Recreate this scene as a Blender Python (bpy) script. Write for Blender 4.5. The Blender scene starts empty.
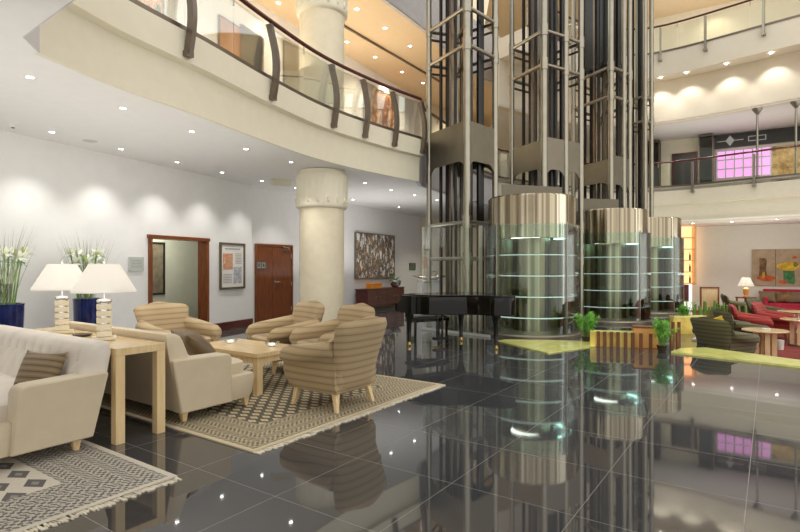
import bpy, bmesh, math, random
from mathutils import Vector, Matrix
from mathutils.geometry import tessellate_polygon
random.seed(7)
PI = math.pi
sc = bpy.context.scene
COL = sc.collection
F_PX, CX, HZ, EYE = 533.0, 400.0, 266.0, 1.48

# ------------------------------------------------------------------ helpers
def gp(px, py, z=0.0):
    """ground (or plane z) point seen at a pixel"""
    d = (EYE - z) * F_PX / (py - HZ)
    return Vector(((px - CX) / F_PX * d, d, z))
def dp(px, d, z=0.0):
    return Vector(((px - CX) / F_PX * d, d, z))
def zat(py, d):
    return EYE + (HZ - py) / F_PX * d
TH = math.radians(34.77)
U1 = Vector((math.sin(TH), math.cos(TH), 0)); U2 = Vector((-math.cos(TH), math.sin(TH), 0))
ROT = math.atan2(U1.y, U1.x)
def AB(a, b, z=0.0): return U1 * a + U2 * b + Vector((0, 0, z))
def facing(d): return math.atan2(d.x, -d.y)      # local -Y looks along d
def on_line(px, A, B):
    k = (px - CX) / F_PX
    dx, dy = B[0] - A[0], B[1] - A[1]
    t = (k * A[1] - A[0]) / (dx - k * dy)
    return Vector((A[0] + dx * t, A[1] + dy * t, 0))
def crv(pts, n=6):
    out = []
    P = [Vector((p[0], p[1], p[2] if len(p) > 2 else 0)) for p in pts]
    P = [P[0] * 2 - P[1]] + P + [P[-1] * 2 - P[-2]]
    for i in range(1, len(P) - 2):
        a, b, c, d = P[i-1], P[i], P[i+1], P[i+2]
        for k in range(n):
            t = k / n
            out.append(0.5 * ((2*b) + (c-a)*t + (2*a-5*b+4*c-d)*t*t + (3*b-a-3*c+d)*t**3))
    out.append(P[-2]); return out
def normals(pts):
    ns = []
    for i in range(len(pts)):
        a = pts[max(i-1, 0)]; b = pts[min(i+1, len(pts)-1)]
        d = Vector((b[0]-a[0], b[1]-a[1], 0)).normalized()
        ns.append(Vector((d.y, -d.x, 0)))
    return ns

class MB:
    def __init__(s): s.bm = bmesh.new()
    def v(s, p): return s.bm.verts.new(p)
    def f(s, vs):
        try: return s.bm.faces.new(vs)
        except ValueError: return None
    def box(s, c, size, rot=0.0, taper=1.0, shift=(0, 0), M=None):
        sx, sy, sz = size[0]/2, size[1]/2, size[2]/2
        R = M if M is not None else Matrix.Rotation(rot, 3, 'Z')
        vs = []
        for z in (-1, 1):
            for x, y in ((-1,-1),(1,-1),(1,1),(-1,1)):
                k = taper if z < 0 else 1.0
                o = Vector((x*sx*k + (shift[0] if z < 0 else 0), y*sy*k + (shift[1] if z < 0 else 0), z*sz))
                vs.append(s.v(Vector(c) + R @ o))
        for q in ((3,2,1,0),(4,5,6,7),(0,1,5,4),(1,2,6,5),(2,3,7,6),(3,0,4,7)): s.f([vs[i] for i in q])
        return s
    def tube(s, pts, r, n=10, caps=True):
        pts = [Vector(p) for p in pts]
        rs = r if isinstance(r, (list, tuple)) else [r]*len(pts)
        rings = []; up = None
        for i, p in enumerate(pts):
            d = (pts[min(i+1, len(pts)-1)] - pts[max(i-1, 0)])
            d = d.normalized() if d.length > 1e-9 else Vector((0,0,1))
            if up is None:
                up = d.orthogonal().normalized()
                if abs(d.z) < .95: up = (Vector((0,0,1)) - d*d.z).normalized()
            up = (up - d*up.dot(d)).normalized(); sd = d.cross(up)
            rings.append([s.v(p + (up*math.cos(2*PI*k/n) + sd*math.sin(2*PI*k/n))*rs[i]) for k in range(n)])
        s.skin(rings, True, caps); return s
    def skin(s, rings, closed=True, caps=True):
        for a, b in zip(rings, rings[1:]):
            n = len(a)
            for k in range(n if closed else n-1):
                s.f([a[k], a[(k+1)%n], b[(k+1)%n], b[k]])
        if caps: s.f(rings[0][::-1]); s.f(rings[-1])
    def loft(s, secs, closed=True, caps=True):
        s.skin([[s.v(p) for p in sec] for sec in secs], closed, caps); return s
    def cyl(s, p0, p1, r0, r1=None, n=16): return s.tube([p0, p1], [r0, r0 if r1 is None else r1], n)
    def lathe(s, prof, c=(0,0,0), n=32, a0=0.0, a1=2*PI, closed=False):
        full = abs(a1-a0-2*PI) < 1e-6
        cols = []
        m = n if full else n+1
        for k in range(m):
            a = a0 + (a1-a0)*k/n
            cols.append([s.v(Vector(c) + Vector((r*math.cos(a), r*math.sin(a), z))) for r, z in prof])
        for k in range(n):
            A, B = cols[k], cols[(k+1) % m]
            L = len(prof)
            for i in range(L if closed else L-1): s.f([A[i], B[i], B[(i+1)%L], A[(i+1)%L]])
        if closed and not full:
            s.f(cols[0][::-1]); s.f(cols[-1])
        bmesh.ops.remove_doubles(s.bm, verts=s.bm.verts[:], dist=1e-5)
        return s
    def prism(s, poly, z0, z1, off=Vector((0,0,0)), M=None):
        R = M if M is not None else Matrix.Identity(3)
        A = [s.v(off + R @ Vector((p[0], p[1], z0))) for p in poly]
        B = [s.v(off + R @ Vector((p[0], p[1], z1))) for p in poly]
        n = len(poly)
        for i in range(n): s.f([A[i], A[(i+1)%n], B[(i+1)%n], B[i]])
        for tri in tessellate_polygon([[Vector((p[0], p[1], 0)) for p in poly]]):
            s.f([A[i] for i in tri]); s.f([B[i] for i in tri])
        return s
    def strip(s, pts, z0, z1, th, off=0.0):
        ns = normals(pts); secs = []
        for p, n in zip(pts, ns):
            b = Vector((p[0], p[1], 0)) + n*off
            i, o = b - n*th/2, b + n*th/2
            secs.append([(i.x,i.y,z0),(o.x,o.y,z0),(o.x,o.y,z1),(i.x,i.y,z1)])
        return s.loft(secs)
    def profile(s, pts, prof):
        ns = normals(pts)
        return s.loft([[(p[0]+n.x*o, p[1]+n.y*o, z) for o, z in prof] for p, n in zip(pts, ns)])
    def sup(s, c, size, e=0.35, nu=24, nv=14, M=None):
        R = M if M is not None else Matrix.Identity(3)
        def w(x, p): return math.copysign(abs(x)**p, x)
        rings = []
        for j in range(nv+1):
            v = -PI/2 + PI*j/nv
            rings.append([s.v(Vector(c) + R @ Vector((size[0]/2*w(math.cos(v), e)*w(math.cos(u), e),
                size[1]/2*w(math.cos(v), e)*w(math.sin(u), e), size[2]/2*w(math.sin(v), e))))
                for u in [2*PI*k/nu + .01 for k in range(nu)]])
        s.skin(rings, True, False)
        bmesh.ops.remove_doubles(s.bm, verts=s.bm.verts[:], dist=1e-5); return s
    def pillow(s, size, n=16):
        G = []
        for sg in (-1, 1):
            g = []
            for j in range(n+1):
                v = -1+2*j/n; row = []
                for i in range(n+1):
                    u = -1+2*i/n
                    th = size[1]/2*(max(0,(1-u*u)*(1-v*v)))**.45
                    row.append(s.v((size[0]/2*u*(1-.10*(1-v*v)*abs(u)), sg*th, size[2]/2*v*(1-.10*(1-u*u)*abs(v)))))
                g.append(row)
            for a, b in zip(g, g[1:]):
                for i in range(n): s.f([a[i], a[i+1], b[i+1], b[i]])
        bmesh.ops.remove_doubles(s.bm, verts=s.bm.verts[:], dist=1e-4); return s
    def quad(s, a, b, c, d): s.f([s.v(a), s.v(b), s.v(c), s.v(d)]); return s
    def build(s, name, mat, parent=None, smooth=True, bevel=0.0, sub=0, ang=35):
        bmesh.ops.recalc_face_normals(s.bm, faces=s.bm.faces[:])
        me = bpy.data.meshes.new(name); s.bm.to_mesh(me); s.bm.free()
        me.materials.append(mat)
        if smooth:
            me.polygons.foreach_set('use_smooth', [True]*len(me.polygons))
            me.set_sharp_from_angle(angle=math.radians(ang))
        o = bpy.data.objects.new(name, me); COL.objects.link(o)
        if parent: o.parent = parent
        if bevel:
            m = o.modifiers.new('b', 'BEVEL'); m.width = bevel; m.segments = 2; m.limit_method = 'ANGLE'
        if sub:
            m = o.modifiers.new('s', 'SUBSURF'); m.levels = sub; m.render_levels = sub
        return o

def tag(o, label=None, cat=None, group=None, kind=None):
    if label: o['label'] = label
    if cat: o['category'] = cat
    if group: o['group'] = group
    if kind: o['kind'] = kind
    return o
def thing(name, label, cat, loc=(0,0,0), rz=0.0, group=None):
    o = bpy.data.objects.new(name, None); COL.objects.link(o)
    o.location = loc; o.rotation_euler = (0, 0, rz); o.empty_display_size = .1
    return tag(o, label, cat, group)
def copy_tree(o, parent=None):
    c = o.copy(); COL.objects.link(c)
    if parent: c.parent = parent
    for ch in list(o.children): copy_tree(ch, c)
    return c
def dup(o, loc, rz, label, group=None):
    c = copy_tree(o); c.location = loc; c.rotation_euler = (0, 0, rz); tag(c, label, None, group); return c
def struct(o, label=None, cat=None): return tag(o, label, cat, None, 'structure')

# ------------------------------------------------------------------ materials
class NT:
    def __init__(s, name):
        s.m = bpy.data.materials.new(name); s.m.use_nodes = True
        s.t = s.m.node_tree; s.p = s.t.nodes['Principled BSDF']; s.out = s.t.nodes['Material Output']
    def n(s, typ, **kw):
        nd = s.t.nodes.new(typ)
        for k, v in kw.items():
            if k == 'inp':
                for i, val in v.items():
                    if hasattr(val, 'links') or isinstance(val, bpy.types.NodeSocket): s.t.links.new(val, nd.inputs[i])
                    else: nd.inputs[i].default_value = val
            else: setattr(nd, k, v)
        return nd
    def math(s, op, a, b=0.0, c=0.0):
        nd = s.n('ShaderNodeMath', operation=op, inp={0: a, 1: b, 2: c}); return nd.outputs[0]
    def co(s, scale=(1,1,1), rot=(0,0,0), loc=(0,0,0)):
        tc = s.n('ShaderNodeTexCoord')
        return s.n('ShaderNodeMapping', inp={0: tc.outputs['Object'], 'Scale': scale, 'Rotation': rot, 'Location': loc}).outputs[0]
    def noise(s, vec, scale=5, detail=3, rough=.5):
        return s.n('ShaderNodeTexNoise', inp={'Vector': vec, 'Scale': scale, 'Detail': detail, 'Roughness': rough}).outputs['Fac']
    def ramp(s, fac, stops, interp='LINEAR'):
        nd = s.n('ShaderNodeValToRGB', inp={0: fac}); r = nd.color_ramp; r.interpolation = interp
        while len(r.elements) < len(stops): r.elements.new(.5)
        for e, (p, c) in zip(r.elements, stops): e.position = p; e.color = (*c, 1)
        return nd.outputs[0]
    def mix(s, fac, a, b):
        nd = s.n('ShaderNodeMix', data_type='RGBA')
        for i, v in ((0, fac), (6, a), (7, b)):
            if isinstance(v, bpy.types.NodeSocket): s.t.links.new(v, nd.inputs[i])
            else: nd.inputs[i].default_value = v if i == 0 else (*v, 1)
        return nd.outputs[2]
    def set(s, **kw):
        for k, v in kw.items():
            k = k.replace('_', ' ')
            if isinstance(v, bpy.types.NodeSocket): s.t.links.new(v, s.p.inputs[k])
            else: s.p.inputs[k].default_value = (*v, 1) if isinstance(v, tuple) and len(v) == 3 else v
        return s
    def bump(s, h, strength=.3, dist=.01):
        nd = s.n('ShaderNodeBump', inp={'Height': h, 'Strength': strength, 'Distance': dist})
        s.t.links.new(nd.outputs[0], s.p.inputs['Normal']); return s
def plain(name, c, rough=.5, metal=0.0, var=.06, **kw):
    t = NT(name)
    nz = t.noise(t.co(), 6, 3)
    lo = tuple(x*(1-var) for x in c); hi = tuple(min(1, x*(1+var)) for x in c)
    t.set(Base_Color=t.ramp(nz, [(.3, lo), (.7, hi)]), Roughness=rough, Metallic=metal, **kw)
    return t.m
def emit(name, c, strength):
    t = NT(name); t.set(Base_Color=c, Emission_Color=c, Emission_Strength=strength); return t.m

M = {}
M['wall'] = plain('wall_paint', (.88,.88,.87), .6, 0, .015)
M['cream'] = plain('cream_paint', (.84,.79,.63), .6, 0, .02)
M['fascia'] = plain('fascia_paint', (.80,.75,.59), .5, 0, .02)
M['ceil'] = plain('ceiling_paint', (.88,.87,.85), .6, 0, .015)
M['tanceil'] = plain('tan_ceiling_paint', (.84,.66,.44), .6, 0, .02)
M['loungewall'] = plain('lounge_wall_paint', (.87,.89,.78), .6, 0, .015)
M['column'] = plain('column_stone', (.82,.74,.55), .55, 0, .04)
M['platedark'] = plain('dark_steel_plate', (.17,.15,.11), .4, .6, .05)
M['band'] = plain('band_paint', (.84,.77,.62), .6, 0, .015)
M['grey'] = plain('grey_plaster', (.62,.60,.60), .6)
M['corr'] = plain('corridor_paint', (.60,.61,.53), .6, 0, .03)
M['dark'] = plain('dark_panel', (.035,.035,.033), .25)
M['black'] = plain('black_metal', (.012,.012,.012), .35)
M['lobby'] = plain('lobby_stone', (.20,.17,.12), .3, 0, .3)
M['steel'] = plain('olive_steel', (.38,.36,.295), .32, 1.0, .06)
M['steelplate'] = plain('steel_plate', (.25,.225,.175), .42, .85, .05)
M['bronze'] = plain('dark_bronze', (.19,.155,.125), .3, .8)
M['railwood'] = plain('rail_wood', (.10,.025,.018), .25)
M['bulb'] = emit('downlight_lens', (1,.97,.93), 14.0)
M['white'] = plain('white_trim', (.8,.8,.8), .4)
M['chrome'] = plain('chrome', (.8,.8,.8), .08, 1.0)
M['gold'] = plain('brass', (.85,.6,.2), .2, 1.0)
M['piano'] = plain('black_lacquer', (.004,.004,.004), .03, 0, .1, Specular_IOR_Level=.35)
M['ivory'] = plain('ivory_keys', (.8,.78,.7), .3)
M['redcarpet'] = plain('red_carpet', (.22,.035,.028), .9, 0, .3)
M['curb'] = plain('yellow_green_stone', (.85,.87,.28), .12, 0, .12)
M['onyx'] = plain('yellow_onyx', (.95,.70,.16), .3, 0, .15)
M['slat'] = plain('brown_post_wood', (.22,.075,.025), .4, 0, .3)
M['terra'] = plain('orange_planter_paint', (.80,.42,.12), .5)
M['leaf'] = plain('leaf_green', (.10,.34,.035), .5, 0, .4)
M['bamboo'] = plain('bamboo_leaf', (.24,.62,.07), .5, 0, .4)
M['stem'] = plain('stem_green', (.18,.32,.06), .5, 0, .2)
M['grassblade'] = plain('dry_grass', (.30,.36,.22), .6, 0, .2)
M['petal'] = plain('lily_petal', (.9,.92,.82), .5)
M['pollen'] = plain('lily_throat', (.50,.55,.10), .5)
M['blue'] = plain('blue_glaze', (.010,.020,.115), .12, 0, .5, Coat_Weight=.5)
M['soil'] = plain('soil', (.05,.035,.02), .9)
M['velvet'] = plain('beige_velvet', (.62,.53,.38), .85, 0, .04, Sheen_Weight=.3)
M['lightvelvet'] = plain('pale_velvet', (.70,.64,.56), .85, 0, .06, Sheen_Weight=.3)
M['brownsilk'] = plain('brown_silk', (.17,.115,.06), .45, 0, .25)
M['paper'] = plain('paper', (.86,.85,.80), .6, 0, .02)
M['ink'] = plain('grey_ink', (.38,.38,.38), .7)
M['frame'] = plain('bronze_frame', (.16,.13,.08), .35, .4)
M['red'] = plain('red_upholstery', (.45,.02,.05), .7, 0, .2)
M['orange'] = plain('orange_lacquer', (.95,.36,.03), .35)
M['lampblock'] = plain('cream_onyx', (.85,.78,.60), .35, 0, .06)
M['sign'] = plain('frosted_plaque', (.62,.66,.64), .2, .2)
M['greenplaque'] = plain('green_plaque', (.13,.22,.13), .4)
M['bottle'] = plain('green_bottle', (.06,.14,.04), .1)
M['amber'] = emit('lit_amber_panel', (1.0,.55,.25), 1.3)
M['pinkwall'] = emit('lit_pink_panel', (.85,.36,.75), .85)

def wood(name, c0, c1, rough=.35, scale=(1,1,14), det=4):
    t = NT(name); nz = t.noise(t.co(scale), 3, det, .6)
    t.set(Base_Color=t.ramp(nz, [(.3, c0), (.7, c1)]), Roughness=rough); return t.m
M['cherry'] = wood('cherry_wood', (.14,.036,.011), (.26,.078,.022), .3, (9,9,1))
M['cherrydark'] = wood('dark_cherry_wood', (.06,.012,.010), (.12,.025,.018), .25, (1,1,9))
M['maple'] = wood('maple_wood', (.72,.52,.26), (.85,.66,.38), .4, (8,8,1))
M['mapletop'] = wood('maple_top', (.66,.48,.24), (.80,.62,.36), .18, (12,1,1))
M['timber'] = wood('timber_panel', (.30,.10,.03), (.50,.20,.07), .3, (10,10,1))

def floor_mat():
    t = NT('polished_granite')
    v = t.co((1,1,1), (0,0,-ROT))
    sp = t.n('ShaderNodeSeparateXYZ', inp={0: v})
    def joint(s, off):
        q = t.math('DIVIDE', t.math('SUBTRACT', s, off), .83)
        fr = t.math('ABSOLUTE', t.math('SUBTRACT', t.math('FRACT', q), .5))
        return t.math('GREATER_THAN', fr, .5 - .0026)
    j = t.math('MAXIMUM', joint(sp.outputs[0], .695), joint(sp.outputs[1], .122))
    sp1 = t.noise(t.co(), 160, 2, .7); sp2 = t.noise(t.co(), 2.2, 3)
    base = t.ramp(sp1, [(.35, (.032,.035,.039)), (.62, (.078,.082,.09)), (.78, (.15,.15,.155))])
    base = t.mix(t.math('MULTIPLY', sp2, .25), base, (.05,.05,.05))
    t.set(Base_Color=t.mix(j, base, (.26,.25,.23)), Roughness=t.math('MULTIPLY_ADD', j, .25, .035), IOR=2.3)
    return t.m
M['floor'] = floor_mat()

def striped(name, a, b, line, period=.072):
    t = NT(name); v = t.co()
    z = t.n('ShaderNodeSeparateXYZ', inp={0: v}).outputs[2]
    wob = t.noise(v, 5, 2)
    zz = t.math('ADD', z, t.math('MULTIPLY', wob, .008))
    fr = t.math('FRACT', t.math('DIVIDE', zz, period))
    c = t.ramp(fr, [(0, line), (.03, line), (.09, a), (.5, b), (.90, a), (.98, line)])
    weave = t.noise(t.co((90,90,320)), 1, 2)
    c2 = t.mix(t.math('MULTIPLY', weave, .35), c, tuple(x*.6 for x in a))
    t.set(Base_Color=c2, Roughness=.85, Sheen_Weight=.15); t.bump(weave, .25, .004)
    return t.m
M['stripe'] = striped('striped_chenille', (.43,.315,.17), (.51,.385,.22), (.25,.165,.085))
M['stripegreen'] = striped('striped_green', (.11,.10,.045), (.15,.14,.065), (.035,.034,.016))
M['stripered'] = striped('striped_red', (.34,.03,.025), (.42,.05,.035), (.20,.012,.012))
M['cushionstripe'] = striped('striped_cushion', (.20,.14,.08), (.33,.24,.14), (.09,.06,.03), .05)

def glass(name, tint, refl=1.0):
    t = NT(name); nt = t.t
    tr = t.n('ShaderNodeBsdfTransparent', inp={0: (*tint, 1)}); gl = t.n('ShaderNodeBsdfGlossy', inp={0: (1,1,1,1), 1: 0.02})
    fr = t.n('ShaderNodeFresnel', inp={0: 1.45})
    mx = t.n('ShaderNodeMixShader', inp={0: t.math('MULTIPLY', fr.outputs[0], refl), 1: tr.outputs[0], 2: gl.outputs[0]})
    nt.links.new(mx.outputs[0], t.out.inputs[0]); return t.m
M['glass'] = glass('balustrade_glass', (.95,.975,.96), .55)
M['greenglass'] = glass('green_glass', (.90,.965,.93), .9)
M['smoke'] = glass('smoked_glass', (.45,.47,.42), 1.0)
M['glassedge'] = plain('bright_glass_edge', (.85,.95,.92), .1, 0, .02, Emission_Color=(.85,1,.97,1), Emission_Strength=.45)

def reflection_banded(name='drum_steel_painted_reflections', stops=None, rough=.22):  # vertical colour bands stand in for reflections in the brushed steel
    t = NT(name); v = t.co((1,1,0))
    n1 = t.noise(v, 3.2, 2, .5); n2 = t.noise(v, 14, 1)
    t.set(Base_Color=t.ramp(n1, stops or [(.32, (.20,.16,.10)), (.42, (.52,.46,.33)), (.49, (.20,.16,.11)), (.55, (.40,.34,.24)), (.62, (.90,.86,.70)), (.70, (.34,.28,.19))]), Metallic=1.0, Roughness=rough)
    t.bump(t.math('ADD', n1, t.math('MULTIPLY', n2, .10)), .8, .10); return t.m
M['drum'] = reflection_banded()
M['drum_in'] = reflection_banded('inner_olive_steel', [(.34,(.16,.14,.08)),(.44,(.42,.38,.27)),(.52,(.24,.19,.11)),(.64,(.55,.53,.40))], .3)

def painting(name, stops, sc_=(5,1,1.6), scale=3.0, det=6):
    t = NT(name); nz = t.noise(t.co(sc_), scale, det, .75)
    t.set(Base_Color=t.ramp(nz, stops), Roughness=.6); return t.m
M['art_forest'] = painting('forest_canvas', [(.42,(.88,.87,.84)),(.45,(.30,.25,.19)),(.48,(.035,.035,.03)),(.52,(.20,.16,.11)),(.545,(.55,.28,.11)),(.565,(.08,.08,.07)),(.585,(.88,.87,.84))], (2.4,2.4,1.0), 2.0, 9)
M['art_patch'] = painting('patchwork_canvas', [(.36,(.85,.8,.7)),(.46,(.85,.8,.7)),(.5,(.75,.22,.05)),(.56,(.9,.55,.3)),(.62,(.12,.18,.12))], (1,1,1), 3.5, 3)
M['art_brown'] = painting('brown_canvas', [(.38,(.45,.25,.10)),(.48,(.10,.03,.015)),(.56,(.22,.07,.03)),(.62,(.55,.33,.15))], (1,1,1), 2.2, 2)
M['art_tan'] = painting('tan_canvas', [(.3,(.42,.33,.20)),(.7,(.58,.48,.32))], (2,2,2), 2.0, 3)
M['photo'] = painting('poster_picture', [(.35,(.8,.7,.55)),(.5,(.6,.18,.08)),(.62,(.85,.6,.35)),(.7,(.25,.12,.08))], (1,1,1), 14, 3)
M['photo2'] = painting('poster_picture_grey', [(.35,(.7,.7,.75)),(.6,(.35,.36,.42))], (1,1,1), 16, 4)
M['amberart'] = painting('amber_shop_wall', [(.35,(.30,.17,.05)),(.5,(.65,.42,.14)),(.65,(.85,.65,.3))], (1,1,1), 3, 4)
M['green_paint'] = plain('green_paint', (.08,.28,.10), .6, 0, .5)
M['yellow_paint'] = plain('yellow_paint', (.80,.55,.04), .6, 0, .3)
M['brown_paint'] = plain('brown_paint', (.20,.11,.04), .6, 0, .5)
M['red_paint'] = plain('red_paint', (.60,.12,.03), .6, 0, .3)

def rug_mat(name, L, W, cream, dark, field):
    """rug local x: 0..L, y: 0..W; nested borders with a lattice field"""
    t = NT(name); v = t.co()
    s = t.n('ShaderNodeSeparateXYZ', inp={0: v}); x, y = s.outputs[0], s.outputs[1]
    dx = t.math('MINIMUM', x, t.math('SUBTRACT', L, x)); dy = t.math('MINIMUM', y, t.math('SUBTRACT', W, y))
    e = t.math('MINIMUM', dx, dy)
    def sn(v_, p): return t.math('SINE', t.math('MULTIPLY', v_, 2*PI/p))
    band = t.math('FRACT', t.math('MULTIPLY', e, 1/.16))
    fine = t.math('ADD', t.math('MULTIPLY', sn(x, .055), sn(y, .055)), t.math('MULTIPLY', t.noise(v, 45, 2), .9))
    fine2 = t.math('ADD', t.math('MULTIPLY', sn(t.math('ADD', x, y), .05), sn(t.math('SUBTRACT', x, y), .11)), t.math('MULTIPLY', t.noise(v, 60, 2), .9))
    sel = t.math('GREATER_THAN', band, .5)
    fm = t.math('ADD', t.math('MULTIPLY', sel, fine), t.math('MULTIPLY', t.math('SUBTRACT', 1.0, sel), fine2))
    pat = t.math('GREATER_THAN', fm, .42)
    border = t.mix(t.math('MULTIPLY', pat, .75), dark, cream)
    stripe = t.math('LESS_THAN', t.math('FRACT', t.math('MULTIPLY', e, 1/.08)), .10)
    border = t.mix(t.math('MULTIPLY', stripe, .45), border, cream)
    # lattice field: rows of cream lozenges on a dark ground
    fx = t.math('ABSOLUTE', t.math('SUBTRACT', t.math('FRACT', t.math('MULTIPLY', x, 1/field[0])), .5))
    row = t.math('FLOOR', t.math('MULTIPLY', x, 1/field[0]))
    sh = t.math('MULTIPLY', t.math('MODULO', row, 2.0), .5)
    fy = t.math('ABSOLUTE', t.math('SUBTRACT', t.math('FRACT', t.math('ADD', t.math('MULTIPLY', y, 1/field[1]), sh)), .5))
    loz = t.math('LESS_THAN', t.math('ADD', fx, fy), .42)
    loz2 = t.math('LESS_THAN', t.math('ADD', fx, fy), .16)
    fld = t.mix(loz, dark if field[2] else cream, cream if field[2] else dark)
    fld = t.mix(t.math('MULTIPLY', loz2, .6), fld, tuple(.5*c+.5*d for c, d in zip(cream, dark)))
    inner = t.math('GREATER_THAN', e, .52)
    c = t.mix(inner, border, fld)
    c = t.mix(t.math('LESS_THAN', e, .045), c, cream)
    nz = t.noise(t.co((1,1,1)), 130, 2)
    c = t.mix(t.math('MULTIPLY', nz, .4), c, tuple(d*1.6 for d in dark))
    t.set(Base_Color=c, Roughness=.95); t.bump(nz, .3, .004); return t.m

def lampshade_mat():
    t = NT('cream_lampshade'); nt = t.t
    d = t.n('ShaderNodeBsdfDiffuse', inp={0: (.74,.73,.70,1)}); tr = t.n('ShaderNodeBsdfTranslucent', inp={0: (.80,.78,.74,1)})
    em = t.n('ShaderNodeEmission', inp={0: (1,.97,.93,1), 1: .10})
    mx = t.n('ShaderNodeMixShader', inp={0: .5, 1: d.outputs[0], 2: tr.outputs[0]})
    ad = t.n('ShaderNodeAddShader', inp={0: mx.outputs[0], 1: em.outputs[0]})
    nt.links.new(ad.outputs[0], t.out.inputs[0]); return t.m
M['shade'] = lampshade_mat()

# ------------------------------------------------------------------ setting
Z1, Z2, ZF2 = 3.5, 8.3, 4.45
WA, WB = (-5.94, 7.92), (-3.71, 13.37)               # left wall
WC, WD = (-3.80, 13.60), (.82, 21.8)                 # set-back wall with the double door
RA, RB = (12.6, 23.0), (15.76, 21.0)                 # right wall of the lounge
def wl(px): return on_line(px, WA, WB)
def wc(px): return on_line(px, WC, WD)
def wr(px): return on_line(px, RA, RB)

floor_poly = [(-13,-4),(-13,28),(12.6,28),(11.9,22.9),(9.3,17),(6.95,11.6),(5.95,10.4),(5.45,9.55),(6.22,8.25),(8.75,5.3),(16,-4)]
struct(MB().prism(floor_poly, -.06, 0).build('floor', M['floor'], smooth=False), 'polished dark granite floor with pale square joints', 'floor')
lounge = [(5.45,9.55),(6.22,8.25),(8.75,5.3),(22,5.3),(22,24),(11.9,22.9),(9.3,17),(6.95,11.6),(5.95,10.4)]
struct(MB().prism(lounge, -.5, -.42).build('floor', M['redcarpet'], smooth=False), 'sunken red carpet of the lounge beyond the yellow kerb', 'floor')
struct(MB().strip([(8.75,5.3),(6.22,8.25),(5.45,9.55),(5.95,10.4),(6.95,11.6),(9.3,17),(11.9,22.9)], -.44, -.005, .02, off=.012).build('trim_1', M['dark'], smooth=False), 'dark riser down into the sunken lounge', 'riser')
struct(MB().strip([(5.97,10.44),(6.9,11.56)], 0, .03, .22, off=-.12).build('trim_2', M['white'], smooth=False), 'white step edge at the lounge corner', 'step edge')

# left wall with door opening
def seg_wall(name, A, B, z0, z1, mat, th=.16, label=None):
    return struct(MB().strip([A, B], z0, z1, th, off=-th/2).build(name, mat, smooth=False), label, 'wall')
dA, dB = wl(148), wl(207.5)
mb = MB()
Wfar = (-10.3, -2.75)
for A, B, z0, z1 in ((Wfar, dA, 0, 2.07), (dB, WB, 0, 2.07), (Wfar, WB, 2.07, 9.3)):
    mb.strip([A, B], z0, z1, .16, off=-.08)
struct(mb.build('wall_left', M['wall'], smooth=False), 'white left wall behind the sofas with a doorway', 'wall')
seg_wall('wall_back', WC, WD, 0, 9.3, M['wall'], label='white wall with the double door and the forest painting')
nW = normals([WA, WB])[0]; dW = (Vector((*WB,0))-Vector((*WA,0))).normalized()
nC = normals([WC, WD])[0]; dC = (Vector((*WD,0))-Vector((*WC,0))).normalized()
nR = normals([RA, RB])[0]; dR = (Vector((*RB,0))-Vector((*RA,0))).normalized()
# far walls
mb = MB(); mb.strip([WD, (4.0,26.0), (9.0,26.9), (12.7,24.6)], 0, 16, .16, off=-.08)
struct(mb.build('wall_far', M['cream'], smooth=False), 'cream far wall behind the lift towers', 'wall')
mb = MB(); mb.strip([RA, RB, (21.5,17.35)], -.45, 3.2, .16, off=-.08)
struct(mb.build('wall_right', M['loungewall'], smooth=False), 'white lounge wall with the wide painting', 'wall')
mb = MB(); mb.strip([(10.6,24.27), RB, (21.5,17.35)], 4.5, 7.0, .16, off=-.08); mb.strip([(10.6,24.27), RB, (21.5,17.35)], 9.3, 12.5, .16, off=-.08)
struct(mb.build('wall_upper', M['cream'], smooth=False), 'cream shop wall on the upper right gallery', 'wall')

# corridor behind the doorway
iA, iB = dA - nW*.16, dB - nW*.16
far = 1.5
mb = MB()
p0 = dA - dW*1.4 - nW*.17; p1 = dB + dW*2.6 - nW*.17
q0 = p0 - nW*far; q1 = p1 - nW*far
mb.strip([q0, q1], 0, 2.5, .1); mb.strip([p1, q1], 0, 2.5, .1); mb.strip([p0, q0], 0, 2.5, .1)
mb.prism([(p0.x,p0.y),(p1.x,p1.y),(q1.x,q1.y),(q0.x,q0.y)], 2.5, 2.55)
struct(mb.build('wall_corridor', M['corr'], smooth=False), 'greenish grey corridor wall inside the doorway', 'wall')
# door frame (opening lined in cherry wood)
mb = MB()
for p in (dA, dB): 
    s = dW*(.035 if p is dA else -.035)
    mb.box(p + s + Vector((0,0,1.03)) - nW*.08, (.07,.26,2.06), math.atan2(dW.y,dW.x))
mb.box((dA+dB)/2 + Vector((0,0,2.06)) - nW*.08, ((dB-dA).length+.06,.26,.07), math.atan2(dW.y,dW.x))
struct(mb.build('door_1', M['cherry'], smooth=False), 'open doorway lined in cherry wood in the left wall', 'doorway')
# baseboards
struct(MB().strip([dB+dW*.02, WB], 0, .17, .03, off=.015).build('baseboard_left', M['cherrydark'], smooth=False), 'dark cherry skirting below the framed poster', 'baseboard')
bA = wc(292.5)
struct(MB().strip([bA, WD], 0, .12, .03, off=.015).build('baseboard_back', M['white'], smooth=False), 'white skirting along the painting wall', 'baseboard')

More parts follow.
